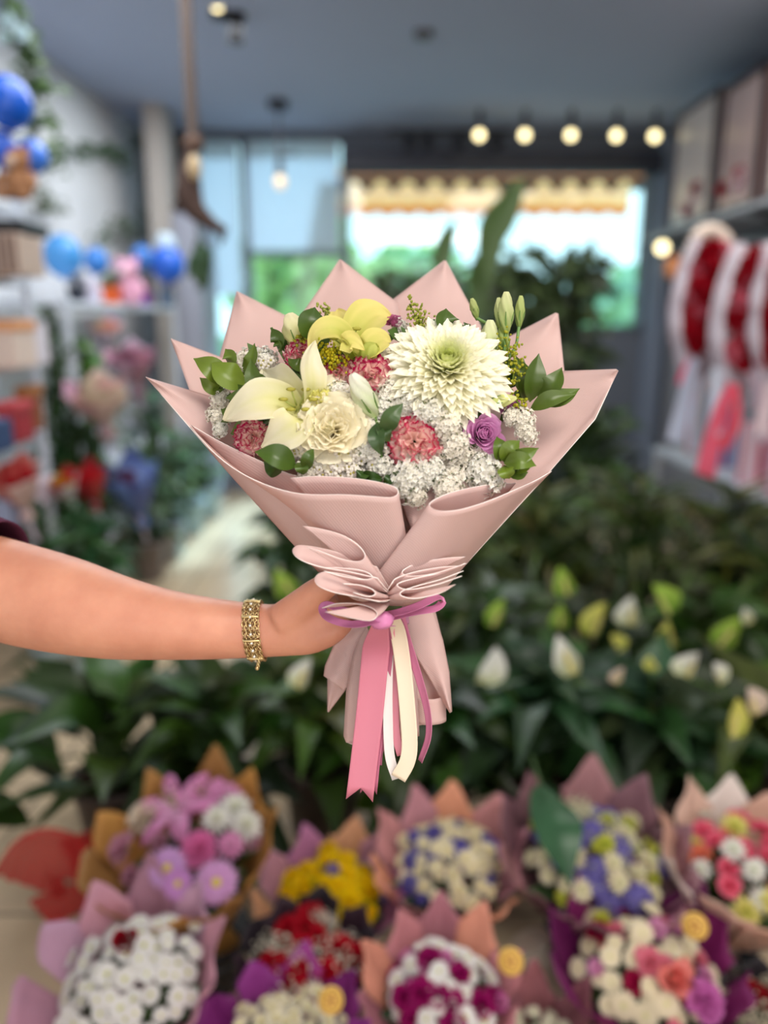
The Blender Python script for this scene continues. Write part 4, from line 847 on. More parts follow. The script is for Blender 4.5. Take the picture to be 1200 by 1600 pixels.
rt = lathe_thing('orange_lantern', 1052, 5.3, 1.88, 14, 34, (236, 150, 90), 'small orange lantern hanging below the globe lamp', 'lantern', None, prof=[(.001, 0), (.6, 0), (1, .3), (1, .7), (.6, 1), (.001, 1)])
g = MB(); c_ = ORG[rt.name]; g.tube([c_+Vector((0, 0, .15)), c_+Vector((0, 0, .28)), Vector((c_.x+.1, YF-.6, c_.z+.3))], .005, srgb(60, 60, 60), n=5); g.build('cord', 'paint', rt)
# low table with pink parcels under the sprays
rt = empty('display_table', (2.2, 4.6, 0), 'low white display table against the right wall', 'table')
g = MB(); g.box((1.98, 3.7, .66), (2.55, 5.6, .7)); bevel(g.build('table_top', m_shelf, rt, smooth=False), .005)
for (a_, b_) in ((2.01, 3.73), (2.52, 3.73), (2.01, 5.57), (2.52, 5.57)): g = MB(); g.box((a_-.02, b_-.02, 0), (a_+.02, b_+.02, .66)); g.build('leg', m_shelf, rt, smooth=False)
for k, (x, y_, w_, h, col, lab) in enumerate(((2.18, 3.95, .24, .42, (232, 170, 190), 'pink parcel at the front of the display table'), (2.1, 4.3, .15, .34, (240, 206, 216), 'pale pink parcel on the display table'), (2.36, 4.4, .18, .46, (216, 196, 206), 'tall grey pink parcel at the back of the table'), (2.14, 4.85, .16, .46, (130, 170, 214), 'sky blue parcel on the display table'), (2.2, 5.3, .18, .5, (206, 196, 190), 'tall pale parcel at the far table end'))):
    rt = empty('gift_parcel', (x, y_, .7), lab, 'parcel', 'parcels on the display table'); g = MB(); g.box((x-w_/2, y_-w_/2, .7), (x+w_/2, y_+w_/2, .7+h), srgb(col)); bevel(g.build('body', 'paint', rt, smooth=False), .012, 3)
    g = MB(); g.box((x-.012, y_-w_/2-.002, .7), (x+.012, y_+w_/2+.002, .702+h), srgb(236, 70, 110)); g.box((x-w_/2-.002, y_-.012, .7), (x+w_/2+.002, y_+.012, .702+h), srgb(236, 70, 110)); g.build('ribbon', 'satin', rt, smooth=False)

# ============================================================ THE HELD BOUQUET
XLt = [(405, 215), (590, 222), (668, 296), (715, 338), (800, 436), (850, 474), (900, 498), (950, 520)]
XRt = [(405, 985), (578, 972), (650, 932), (735, 863), (800, 800), (850, 760), (885, 725), (950, 680)]
def zc(py): return interp([(400, .015), (600, .03), (780, .03), (900, .015), (950, 0.0)], py)
def conez(px, py, side, lay=0.0):
    a_, b_ = interp(XLt, py), interp(XRt, py); cx, W_ = (a_+b_)/2, (b_-a_)/2; u = min(1, abs(px-cx)/W_)
    return zc(py)+side*W_*.000625*(.40 if side > 0 else .30)*math.sqrt(1-u*u)+lay
hb = empty('flower_bouquet', H(600, 960, 0), 'large blush paper bouquet with white chrysanthemum, lilies and ribbons, held in hand', 'bouquet')
HO = ORG[hb.name]
def kite(left, right, lay, bow=.006, side=-1, seg=7, nc=14, name='paper_sheet', m='heropaper', par=None, zf=None, wob=.002):
    rows = []; n_ = len(left); ph = R.random()*6
    for k in range(n_-1):
        for i in range(seg+(1 if k == n_-2 else 0)):
            t = i/seg; l = [left[k][c]*(1-t)+left[k+1][c]*t for c in (0, 1)]; r = [right[k][c]*(1-t)+right[k+1][c]*t for c in (0, 1)]; row = []
            for j in range(nc+1):
                s = j/nc; px, py = l[0]*(1-s)+r[0]*s, l[1]*(1-s)+r[1]*s
                z = zf(px, py) if zf else conez(px, py, side, lay); z += bow*math.sin(PI*s)*side*-1+wob*math.sin(s*7+ph+py*.02)
                row.append(H(px, py, z))
            rows.append(row)
    g = MB(); g.grid(rows, (1, 1, 1)); return solid(g.build(name, m, par or hb), .0007, 'edge' if m == 'heropaper' else None)
# back sheets
kite([(560, 900), (395, 620), (340, 570), (370, 455)], [(640, 900), (600, 640), (500, 520), (372, 456)], -.012)
kite([(570, 900), (480, 600), (472, 490), (531, 405)], [(650, 900), (640, 600), (622, 474), (533, 406)], -.002)
kite([(580, 900), (600, 600), (606, 474), (694, 407)], [(660, 900), (740, 620), (752, 510), (697, 408)], -.008)
kite([(600, 900), (700, 640), (730, 560), (868, 489)], [(690, 890), (830, 700), (884, 600), (872, 490)], -.004)
kite([(520, 900), (360, 700), (300, 620), (267, 529)], [(620, 900), (500, 680), (430, 590), (269, 530)], .000)
kite([(500, 890), (430, 795), (320, 695), (228, 589)], [(620, 900), (560, 720), (430, 650), (230, 590)], .010, bow=.012)
kite([(600, 900), (640, 760), (760, 640), (880, 580), (963, 577)], [(724, 886), (800, 802), (858, 738), (930, 655), (966, 579)], .008, bow=.012)
# inner back liner so nothing shows through
kite([(570, 900), (400, 640), (420, 560), (520, 500)], [(650, 900), (800, 640), (790, 560), (640, 500)], .012)
def sheet(rows, nu=44, nv=16, name='paper_sheet', m='heropaper', th=.0007, par=None):
    rr_ = [crom([H(*p) for p in row], nu) for row in rows]; cols = [crom([r[i] for r in rr_], nv) for i in range(nu)]
    g = MB(); g.grid([[cols[i][j] for i in range(nu)] for j in range(nv)], (1, 1, 1)); return solid(g.build(name, m, par or hb), th, 'edge' if m == 'heropaper' else None)
# front sheet behind (lilac band under the left rim)
sheet([[(298, 664, .030), (344, 690, .052), (400, 717, .066), (455, 741, .078), (510, 748, .085), (560, 752, .088)],
       [(345, 725, .025), (390, 760, .046), (440, 780, .06), (500, 800, .068), (550, 810, .072), (590, 815, .074)],
       [(497, 893, .008), (520, 900, .03), (545, 903, .036), (570, 905, .04), (590, 905, .04), (600, 905, .04)]], nu=30)
TL = [(453, 747, .090), (490, 744, .096), (525, 745, .099), (560, 748, .102), (595, 754, .105), (617, 761, .108), (622, 770, .111), (612, 777, .115), (585, 776, .118), (540, 773, .118), (465, 771, .110), (400, 751, .093), (345, 717, .070), (297, 667, .036)]
TLb = [(590, 930, .035), (597, 930, .037), (604, 930, .038), (615, 930, .04), (628, 928, .043), (640, 926, .046), (650, 925, .05), (645, 932, .052), (636, 936, .052), (625, 938, .052), (600, 942, .05), (575, 940, .044), (550, 935, .034), (512, 905, .008)]
TLm = [((a_[0]+b_[0])/2, (a_[1]+b_[1])/2, (a_[2]+b_[2])/2+.003) for a_, b_ in zip(TL, TLb)]; TLm[-1] = (426, 792, .024); TLm[-2] = (462, 806, .048); TLm[-3] = (492, 826, .066)
sheet([TL, TLm, TLb], nu=60, nv=18)
TR = [(806, 755, .068), (765, 757, .082), (722, 765, .096), (690, 775, .105), (671, 788, .113), (686, 798, .120), (720, 796, .119), (765, 782, .106), (805, 765, .084), (838, 750, .060), (862, 736, .03)]
TRb = [(660, 925, .04), (650, 926, .045), (630, 928, .05), (600, 932, .055), (560, 936, .062), (576, 942, .064), (606, 946, .064), (635, 946, .058), (662, 940, .046), (690, 925, .03), (724, 886, .008)]
TRm = [((a_[0]+b_[0])/2, (a_[1]+b_[1])/2, (a_[2]+b_[2])/2+.004) for a_, b_ in zip(TR, TRb)]; TRm[-1] = (794, 808, .02); TRm[-2] = (774, 820, .048)
sheet([TR, TRm, TRb], nu=60, nv=18)
# small inner paper seen in the V
kite([(620, 770), (632, 800), (650, 850)], [(690, 770), (680, 800), (655, 850)], .0, zf=lambda x, y: .075)
# waist ruffles
APX = (606, 938)
def ruffle(pts, z0, z1, apx=None, f=.12):
    n_ = len(pts); apx = apx or ((618, 934) if sum(p[0] for p in pts)/n_ < 605 else (594, 934)); z0 += .010; z1 += .010; top = [(x, y, z0+(z1-z0)*i/(n_-1)) for i, (x, y) in enumerate(pts)]
    mid = [(apx[0]+(x-apx[0])*.55, apx[1]+(y-apx[1])*.55+2, .056+(z-.05)*.72) for x, y, z in top]
    bot = [(apx[0]+(x-apx[0])*f, apx[1]+(y-apx[1])*f, .050+(z-.05)*.4) for x, y, z in top]
    return sheet([top, mid, bot], nu=40, nv=12, name='waist_ruffle')
ruffle([(473, 822), (500, 826), (535, 836), (560, 852), (570, 868), (560, 877), (532, 873), (500, 861), (480, 855)], .088, .100)
ruffle([(590, 886), (560, 875), (525, 862), (490, 854), (465, 852), (457, 862), (470, 875), (503, 886), (545, 893), (590, 903)], .080, .098)
ruffle([(500, 887), (530, 887), (560, 890), (577, 896), (581, 903), (565, 905), (530, 899), (506, 892)], .092, .104)
ruffle([(592, 912), (560, 903), (525, 895), (503, 894), (492, 903), (497, 915), (520, 925), (555, 932), (592, 940)], .092, .108)
ruffle([(535, 912), (560, 914), (580, 920), (586, 928), (575, 932), (552, 926)], .102, .110)
ruffle([(503, 950), (527, 943), (560, 944), (582, 951), (589, 961), (578, 970), (545, 965), (508, 956)], .085, .110, f=.3)
ruffle([(727, 870), (695, 872), (655, 879), (634, 888), (629, 895), (640, 900), (672, 897), (702, 889), (729, 880)], .078, .092)
ruffle([(727, 880), (700, 892), (655, 902), (628, 909), (621, 915), (638, 921), (680, 914), (722, 900)], .086, .100)
ruffle([(724, 892), (690, 905), (650, 916), (628, 924), (628, 931), (650, 935), (690, 926), (712, 913)], .09, .104)
ruffle([(722, 884), (690, 886), (650, 893), (620, 903), (612, 912)], .082, .09)
# neck and stems
g = MB(); g.tube([H(603, 850, .012), H(603, 930, .006), H(604, 975, .01), H(606, 1080, .008)], [.03, .022, .02, .026], srgb(110, 140, 80), n=16); g.build('stem_bundle', 'leaf', hb)
# paper skirt below the tie
zs = lambda z: (lambda x, y: z+.018*math.sin(max(0, min(1, (x-520)/170))*PI)*min(1, max(0, (y-950)/120)))
kite([(560, 965), (528, 990), (512, 1062), (512, 1112)], [(600, 965), (560, 1000), (540, 1078), (513, 1113)], 0, zf=zs(-.01), name='paper_skirt')
kite([(570, 960), (525, 1000), (508, 1040), (506, 1056)], [(600, 960), (575, 1000), (556, 1060), (537, 1079)], 0, zf=zs(.006), name='paper_skirt')
kite([(575, 950), (552, 1020), (541, 1080), (537, 1150), (541, 1160)], [(650, 950), (650, 1020), (652, 1080), (655, 1150), (556, 1165)], 0, zf=zs(.012), name='paper_skirt')
kite([(625, 948), (632, 1010), (640, 1060), (642, 1110), (648, 1135)], [(680, 955), (694, 1010), (700, 1060), (697, 1105), (694, 1125)], 0, zf=zs(-.004), name='paper_skirt')
kite([(615, 945), (636, 1005), (668, 1055), (703, 1114)], [(676, 950), (692, 1000), (702, 1050), (706, 1112)], 0, zf=zs(.016), name='paper_skirt', bow=.008)
# rolled bottom of the skirt at right
g = MB(); rows = []
for i in range(8):
    t = i/7; rows.append([H(669+(26+2*t)*math.cos(a_), 1085+40*t+8*math.sin(a_), .004+.018*-math.sin(a_)*-1) for a_ in [2*PI*j/30 for j in range(31)]])
g.grid(rows, (1, 1, 1)); solid(g.build('rolled_skirt', 'heropaper', hb), .0007, 'edge')
# ribbons
pk, pk2, wh, cr_ = srgb(212, 124, 144), srgb(210, 126, 160), srgb(236, 228, 224), srgb(238, 220, 194)
def ribbon(pts, wd, col, name='ribbon_tail', swallow=False, face=Vector((0, -1, .1)), prof=None, par=None, tw=0):
    g = MB(); path = [H(*p) for p in pts]; n_ = 34
    blade(g, path, wd, face, col, n=n_, m=6, cup=.07, prof=prof or (lambda t: 1.0), twist=tw)
    if swallow:
        m_ = 13; b0 = (n_-1)*m_; tg = (path[-1]-path[-2]).normalized()
        for j in range(m_): g.v[b0+j] = g.v[b0+j]+tg*(abs(j/6-1)*.011-.004)
    return solid(g.build(name, 'satin', par or hb), .0005)
ribbon([(596, 968, .075), (588, 1010, .055), (583, 1060, .05), (577, 1120, .048), (570, 1180, .048), (563, 1238, .048)], .0215, pk, swallow=True, prof=lambda t: .6+.55*min(1, t*5))
ribbon([(598, 968, .07), (601, 1010, .05), (597, 1060, .044), (592, 1120, .042), (582, 1180, .042), (577, 1228, .042)], .014, srgb(194, 108, 136), swallow=True, prof=lambda t: .7+.4*min(1, t*5))
ribbon([(612, 966, .07), (622, 990, .056), (630, 1040, .05), (636, 1100, .05), (640, 1160, .05), (636, 1190, .05), (622, 1216, .05)], .0145, cr_)
ribbon([(606, 966, .066), (608, 1000, .048), (606, 1060, .045), (606, 1120, .045), (609, 1180, .045), (620, 1217, .046)], .009, wh)
ribbon([(609, 966, .064), (612, 1040, .042), (616, 1100, .04), (618, 1145, .04), (627, 1180, .04)], .008, srgb(240, 150, 170))
ribbon([(625, 958, .068), (636, 1000, .05), (655, 1060, .045), (668, 1110, .043), (670, 1150, .043), (657, 1190, .043)], .008, pk2, tw=1.2)
ribbon([(600, 1150, .03), (592, 1175, .03), (590, 1195, .03)], .008, pk2)
ribbon([(600, 962, .078), (630, 955, .082), (660, 944, .08), (683, 933, .07), (691, 940, .062), (680, 951, .066), (645, 957, .072), (606, 966, .076)], .0075, srgb(214, 128, 172), name='bow_loop', face=Vector((0, -.6, 1)))
ribbon([(598, 966, .082), (570, 974, .098), (540, 975, .094), (512, 965, .08), (504, 951, .07), (512, 945, .07), (540, 955, .074), (590, 962, .074)], .0075, srgb(208, 128, 176), name='bow_loop', face=Vector((0, -.6, 1)))
g = MB(); rows = []
for i in range(5): rows.append([H(607+30*math.cos(a_)*(1+.02*i), 955+i*4.5+6*math.sin(a_), .022+.042*math.sin(a_)) for a_ in [2*PI*j/40 for j in range(41)]])
g.grid(rows, srgb(228, 150, 196)); solid(g.build('ribbon_band', 'satin', hb), .0006)
g = MB(); g.ball(H(596, 969, .085), .009, srgb(226, 140, 190), n=16, m=10, sq=(1.2, .7, .9), bump=.3); g.build('bow_knot', 'satin', hb)

# ---- flowers in it
def fl(kind, cols, px, py, z, rpx, nrm=(0, -1, .35), **k):
    if py > 700: z = min(z, .080 if px < 615 else .086)
    if py > 700 and px > 700: z = min(z, .074)
    return place(kind, cols, hb, H(px, py, z)-HO, Vector(nrm), rpx*.000625*(1-z/HD), hi=True, **k)
g = MB()
for i in range(170):        # dark greenery filling the dome below the blooms
    a_ = R.random()*6.28; rr_ = math.sqrt(R.random()); px, py = 590+215*rr_*math.cos(a_), 640+115*rr_*math.sin(a_)
    if py > 700 and abs(px-620) > 190: continue
    q = H(px, py, .012+.03*(1-rr_)); dv = Vector((R.uniform(-1, 1), -.5, R.uniform(-.6, 1))).normalized()*R.uniform(.02, .035)
    blade(g, [q, q+dv*.5+Vector((0, -.004, 0)), q+dv], .014, Vector((R.uniform(-.5, .5), -1, .4)), lerp(srgb(54, 84, 36), srgb(88, 118, 50), R.random()), n=6, m=1, prof=LEAFP)
g.build('filler_greenery', 'leaf', hb)
CMUM = [(255, 253, 240), (214, 226, 90), (250, 246, 196), (196, 216, 50)]
fl('mum', CMUM, 697, 578, .062, 101, nrm=(.03, -.80, .75), spin=0, sq=1.0)
PE = [(255, 226, 216), (206, 44, 110)]
for (px, py, z, r, nm) in ((578, 584, .066, 36, (.1, -.9, .6)), (527, 580, .058, 27, (-.2, -.9, .5)), (648, 690, .084, 44, (0, -1, .3)), (392, 684, .060, 30, (-.3, -1, .2)), (470, 550, .040, 28, (-.3, -.8, .6))):
    fl('carnation', [PE[0], (186, 16, 84) if r != 44 else (200, 28, 84)], px, py, z, r, nm, label='white carnation with crimson edged petals')
fl('ruffled', [(255, 248, 222), (246, 234, 180)], 520, 672, .080, 56, (-.05, -1, .4), label='ivory ruffled lisianthus flower')
fl('rose', [(236, 178, 220), (206, 128, 190)], 757, 677, .078, 37, (.12, -1, .25), label='lilac rose')
fl('rose', [(196, 110, 150), (170, 90, 130)], 616, 502, .022, 16, (0, -.7, .8)); fl('rose', [(220, 150, 200), (186, 110, 170)], 798, 636, .048, 24, (.2, -.8, .5))
fl('carnation', [(240, 236, 150)], 497, 628, .076, 26, (-.2, -.8, .6), label='pale yellow carnation')
ST = [(255, 253, 248), (240, 236, 214)]; ST2 = [(254, 249, 240), (240, 234, 212)]
for (px, py, z, r) in ((640, 632, .078, 26), (672, 650, .084, 27), (700, 668, .086, 26), (708, 695, .085, 24), (722, 710, .086, 20), (640, 752, .100, 34), (672, 740, .098, 24), (706, 742, .096, 27), (700, 762, .098, 22), (752, 738, .088, 32), (770, 752, .084, 20), (815, 655, .056, 20), (822, 676, .056, 20), (798, 652, .058, 15), (650, 775, .098, 20),
        (345, 622, .032, 20), (338, 650, .034, 17), (345, 668, .036, 15), (392, 568, .028, 24), (415, 560, .030, 20), (600, 555, .046, 22), (610, 615, .070, 22), (625, 510, .02, 14), (545, 635, .072, 22), (530, 612, .068, 18), (598, 640, .076, 20), (560, 500, .012, 12), (680, 728, .09, 16), (640, 720, .088, 18),
        (480, 740, .080, 17), (500, 722, .080, 18), (455, 690, .066, 17), (575, 668, .080, 20), (582, 700, .084, 22), (595, 728, .088, 24), (612, 745, .09, 18)):
    fl('statice', ST if R.random() < .6 else ST2, px, py, z, r, (R.uniform(-.5, .5), -1, R.uniform(.0, .8)))
WX = [(250, 246, 236), (120, 140, 76)]
for (px, py, z, r) in ((470, 700, .074, 28), (490, 728, .076, 24), (530, 726, .080, 32), (560, 712, .080, 28), (556, 738, .078, 22), (588, 690, .080, 22), (520, 736, .078, 22), (448, 706, .068, 20), (540, 622, .07, 24), (412, 566, .034, 20)):
    g = MB(); rr = random.Random(px)
    for i in range(int(r*1.6)):
        v = Vector((rr.gauss(0, .45), rr.gauss(0, .45)))
        if v.length > 1: v.normalize()
        c_ = H(px+v.x*r, py+v.y*r*.8, z+rr.uniform(-.006, .006)); fr = rr.uniform(.0026, .0040)
        q = Vector((0, 0, 1)).rotation_difference(Vector((rr.uniform(-.6, .6), -1, rr.uniform(-.2, .9))).normalized()).to_matrix(); ph = rr.random()*6
        for k in range(5):
            a_ = 2*PI*k/5+ph; g.ball(c_+q @ Vector((fr*.72*math.cos(a_), fr*.72*math.sin(a_), 0)), fr*.55, srgb(248, 243, 234), n=6, m=4, sq=(1, 1, 1))
        g.ball(c_+q @ Vector((0, 0, fr*.35)), fr*.32, srgb(206, 196, 110), n=5, m=3)
        g.tube([H(px, py+r*.4, z-.02), c_], [.0006, .0005], srgb(120, 146, 80), n=4, caps=False)
    g.build('waxflower_spray', 'petal', hb)
# lilies, petal by petal
def lily(cx, cy, z, petals, col, base, name='lily', lab=None):
    g = MB()
    for (pts, wd, face) in petals:
        blade(g, [H(*p) for p in pts], wd*.000625, Vector(face), lambda t, s, c0=srgb(base), c1=srgb(col): lerp(c0, c1, max(0, min(1, t*1.3+abs(s-.5)*.9-.12+.10*math.sin(s*40)))), n=20, m=5, cup=.14, ruf=.055, rk=4, crease=.09, prof=lambda t: max(.02, math.sin(PI*min(1, (.12+t*.88)**1.05))**.9)*(1+.05*math.sin(t*14)))
    o = g.build(name, 'petal', hb)
    if lab: o['label'] = lab
    s = MB()
    for k in range(6):
        a_ = k*1.05; tip = (cx+26*math.cos(a_)*.9, cy-16+18*math.sin(a_), z+.018); s.tube(crom([H(cx, cy, z-.01), H(cx+10*math.cos(a_), cy-6+8*math.sin(a_), z+.01), H(*tip)], 6), .0008, srgb(206, 214, 130), n=5)
        s.ball(H(*tip), .0030, srgb(196, 190, 90), n=6, m=4, sq=(1.5, .6, .6))
    s.build('stamens', 'petal', o)
    return o
lily(466, 640, .068, [([(470, 645, .068), (430, 628, .078), (390, 634, .080), (350, 657, .066)], 62, (-.1, -1, .5)),
    ([(475, 640, .062), (450, 620, .064), (425, 600, .056), (412, 578, .044)], 72, (-.3, -1, .3)),
    ([(478, 640, .066), (468, 660, .084), (440, 680, .084), (408, 698, .074)], 58, (-.2, -1, .3)),
    ([(480, 640, .064), (486, 605, .082), (483, 570, .084), (492, 532, .074)], 44, (.7, -.8, .2)),
    ([(480, 645, .068), (500, 655, .086), (492, 675, .09), (470, 690, .088)], 40, (.3, -1, .2)),
    ([(478, 640, .06), (505, 615, .07), (520, 600, .068), (530, 585, .06)], 34, (.2, -1, .4))], (250, 244, 214), (222, 222, 120), lab='cream white lily')
lily(545, 545, .044, [([(552, 560, .045), (530, 520, .070), (500, 522, .074), (484, 548, .066)], 40, (-.1, -1, .8)),
    ([(555, 555, .040), (560, 515, .040), (585, 492, .028), (612, 494, .016)], 56, (.1, -1, .5)),
    ([(552, 555, .040), (538, 520, .032), (530, 500, .022), (528, 484, .010)], 52, (0, -1, .3)),
    ([(555, 560, .046), (575, 545, .064), (595, 530, .058), (610, 535, .05)], 40, (.2, -1, .7)),
    ([(555, 556, .048), (545, 540, .076), (552, 535, .08), (570, 548, .08)], 30, (0, -1, .6))], (238, 226, 138), (190, 200, 80), lab='pale yellow lily')
lily(740, 630, .05, [([(690, 652, .07), (720, 640, .078), (750, 626, .076), (778, 620, .066)], 22, (.1, -1, .6))], (226, 230, 150), (170, 190, 90), name='lisianthus')
# buds
def bud(p0, p1, wpx, c0, c1, z0, z1, stem=None, name='lisianthus_bud', lab=None):
    g = MB(); a_ = H(*p0, z0); b_ = H(*p1, z1); n_ = 14; path = [a_+(b_-a_)*i/(n_-1) for i in range(n_)]; r = wpx/2*.000625
    ax = (b_-a_).normalized(); u = ax.orthogonal().normalized(); v = ax.cross(u); rows = []
    for i in range(n_):
        t = i/(n_-1); rr_ = r*(max(.05, math.sin(PI*min(1, .1+t*.84))**.7)); rows.append([path[i]+(u*math.cos(q)+v*math.sin(q))*rr_*(1+.13*math.cos(5*(q+t*2.4))) for q in [2*PI*k/30 for k in range(30)]])
    g.grid(rows, lambda t, s: lerp(srgb(c0), srgb(c1), t+.22*math.cos(s*PI*10+t*12)*(1-t)), close=True); o = g.build(name, 'petal', hb)
    if lab: o['label'] = lab
    s = MB()
    for k in range(5):
        q = 2*PI*k/5; d_ = u*math.cos(q)+v*math.sin(q); s.tube([a_-ax*.002, a_+ax*.008+d_*r*.7, a_+ax*(b_-a_).length*.5+d_*r*1.12], [.0014, .0012, .0004], srgb(104, 138, 66), n=5)
    if stem: s.tube(crom([a_]+[H(*q) for q in stem], 12), .0016, srgb(104, 140, 70), n=6)
    s.build('calyx', 'leaf', o); return o
gc0, gc1 = (196, 210, 130), (236, 238, 196)
bud((586, 652), (550, 584), 30, (206, 222, 160), (248, 246, 236), .078, .092, [(592, 680, .07), (595, 700, .06)], lab='large white and green bud')
bud((762, 565), (766, 500), 27, gc0, gc1, .03, .036, [(755, 580, .03)])
bud((745, 497), (737, 466), 12, (150, 172, 90), (196, 204, 140), .03, .035, [(770, 515, .034), (772, 560, .03)])
bud((790, 520), (791, 456), 22, (170, 190, 106), (228, 230, 180), .03, .036, [(788, 545, .03), (785, 565, .03)])
bud((781, 512), (779, 465), 14, (170, 190, 106), (220, 224, 170), .026, .03, [(780, 540, .026)])
bud((811, 510), (814, 462), 14, (150, 172, 90), (200, 210, 140), .026, .03, [(806, 540, .028), (795, 560, .03)])
bud((785, 560), (786, 505), 20, (140, 168, 86), (196, 210, 130), .022, .026)
bud((468, 545), (452, 490), 34, (214, 216, 130), (246, 240, 206), .034, .036, [(480, 570, .03)], lab='pale yellow bud')
bud((755, 632), (806, 622), 18, (200, 212, 120), (236, 236, 170), .070, .062, [(740, 640, .06)])
bud((565, 560), (590, 540), 26, (170, 186, 80), (206, 210, 110), .062, .070)
# leaves
def sprig(lv, name='leaf_sprig', cols=((62, 84, 20), (108, 128, 40)), stem=None):
    g = MB()
    for (a_, b_, wd, zz, bend) in lv:
        p0, p1 = Vector(a_), Vector(b_); m_ = (p0+p1)/2; nn = Vector((-(p1-p0).y, (p1-p0).x)).normalized()*bend
        blade(g, [H(p0.x, p0.y, zz-.006), H(m_.x+nn.x, m_.y+nn.y, zz+.006), H(p1.x, p1.y, zz)], wd*.000625, Vector((R.uniform(-.45, .45), -1, R.uniform(.2, .8))), lerp(srgb(cols[0]), srgb(cols[1]), R.random()), n=14, m=3, crease=.16, prof=LEAFP)
        g.tube([H(p0.x, p0.y, zz-.008), H(*((p0*.4+p1*.6)), zz+.003)], [.0010, .0004], srgb(120, 156, 76), n=4)
    if stem: g.tube(crom([H(*s) for s in stem], 10), .0014, srgb(96, 128, 60), n=6)
    return g.build(name, 'leaf', hb)
sprig([((352, 600), (302, 560), 34, .040, 6), ((385, 600), (330, 565), 42, .046, -5), ((360, 575), (352, 545), 24, .040, 4), ((375, 590), (398, 536), 26, .040, 6), ((350, 610), (312, 590), 22, .034, -4), ((345, 612), (338, 600), 20, .03, 0)])
sprig([((412, 618), (382, 588), 34, .058, 4), ((412, 618), (392, 560), 26, .060, -6), ((402, 625), (352, 622), 22, .05, 4), ((395, 630), (370, 600), 20, .048, 0)], cols=((50, 74, 22), (80, 100, 32)))
sprig([((372, 655), (345, 640), 22, .045, 2), ((400, 670), (360, 678), 30, .046, 3), ((395, 690), (372, 690), 24, .044, 3), ((380, 640), (345, 660), 20, .044, 0)], cols=((64, 86, 24), (100, 118, 38)))
sprig([((438, 550), (424, 512), 22, .04, 3), ((440, 548), (432, 530), 14, .04, -2), ((480, 575), (450, 560), 22, .060, -3)], cols=((52, 72, 22), (74, 94, 30)), stem=[(424, 512, .036), (436, 545, .036), (450, 570, .03)])
sprig([((490, 528), (492, 480), 44, .052, -4), ((505, 525), (512, 490), 22, .046, 3)], cols=((58, 82, 24), (70, 94, 30)))
sprig([((462, 730), (398, 706), 34, .090, 6), ((440, 738), (412, 722), 30, .08, 2), ((478, 735), (490, 700), 18, .092, -3), ((470, 720), (474, 742), 20, .085, 0)], cols=((40, 64, 18), (78, 104, 32)))
sprig([((590, 660), (596, 712), 24, .094, 4), ((600, 680), (630, 630), 26, .096, -5), ((592, 665), (610, 690), 22, .090, 0)], cols=((50, 76, 38), (68, 92, 48)), stem=[(586, 650, .08), (594, 680, .09), (596, 720, .08)])
sprig([((705, 525), (697, 482), 40, .040, -4), ((700, 520), (672, 500), 24, .036, 3), ((720, 524), (726, 508), 22, .04, 0), ((740, 520), (724, 503), 12, .04, 0)], cols=((54, 80, 22), (78, 100, 32)))
sprig([((828, 628), (842, 552), 36, .044, 0), ((822, 622), (806, 556), 28, .040, 4), ((840, 622), (878, 574), 34, .046, 5), ((842, 625), (906, 607), 28, .048, 6), ((828, 640), (900, 616), 26, .054, -5), ((820, 630), (818, 560), 22, .036, 0)], cols=((52, 76, 22), (88, 108, 36)))
sprig([((782, 720), (776, 682), 24, .082, 3), ((788, 722), (812, 688), 26, .084, -4), ((788, 724), (838, 728), 26, .088, -6), ((790, 718), (842, 700), 22, .086, 3), ((788, 728), (796, 748), 24, .084, 0), ((800, 735), (830, 712), 22, .078, 4), ((790, 735), (825, 738), 22, .076, 4)], cols=((52, 78, 20), (110, 132, 38)))
sprig([((560, 745), (600, 748), 24, .084, 3), ((575, 738), (556, 752), 20, .084, 2), ((618, 740), (598, 760), 16, .088, 0)], cols=((38, 66, 20), (50, 80, 26)))
def goldenrod(pts, z, col, n=60, sp=7, name='goldenrod_spray'):
    g = MB(); path = crom([H(x, y, z) for x, y in pts], 20); g.tube(path, .0008, srgb(120, 140, 50), n=4)
    for i in range(n):
        q = path[R.randrange(20)]+Vector((R.gauss(0, sp), R.gauss(0, sp*.6), R.gauss(0, sp)))*.000625; g.ball(q, R.uniform(.0010, .0018), lerp(srgb(col), srgb(150, 170, 60), R.random()*.6), n=5, m=4, bump=.4)
    g.build(name, 'petal', hb)
goldenrod([(790, 600), (795, 560), (790, 530)], .044, (196, 190, 60), 90, 9); goldenrod([(800, 600), (806, 570), (812, 575)], .05, (196, 190, 60), 60, 7); goldenrod([(820, 645), (812, 632), (800, 620)], .055, (200, 190, 50), 40, 6)
goldenrod([(665, 520), (650, 495), (640, 475)], .036, (190, 190, 90), 70, 7); goldenrod([(655, 515), (662, 495)], .036, (190, 190, 90), 40, 6); goldenrod([(505, 500), (510, 485), (500, 480)], .036, (200, 200, 110), 30, 6)
goldenrod([(500, 545), (515, 555), (535, 565)], .066, (226, 206, 40), 130, 8); goldenrod([(525, 570), (510, 560)], .062, (226, 206, 40), 70, 8); goldenrod([(470, 530), (478, 520)], .05, (206, 196, 60), 40, 6)

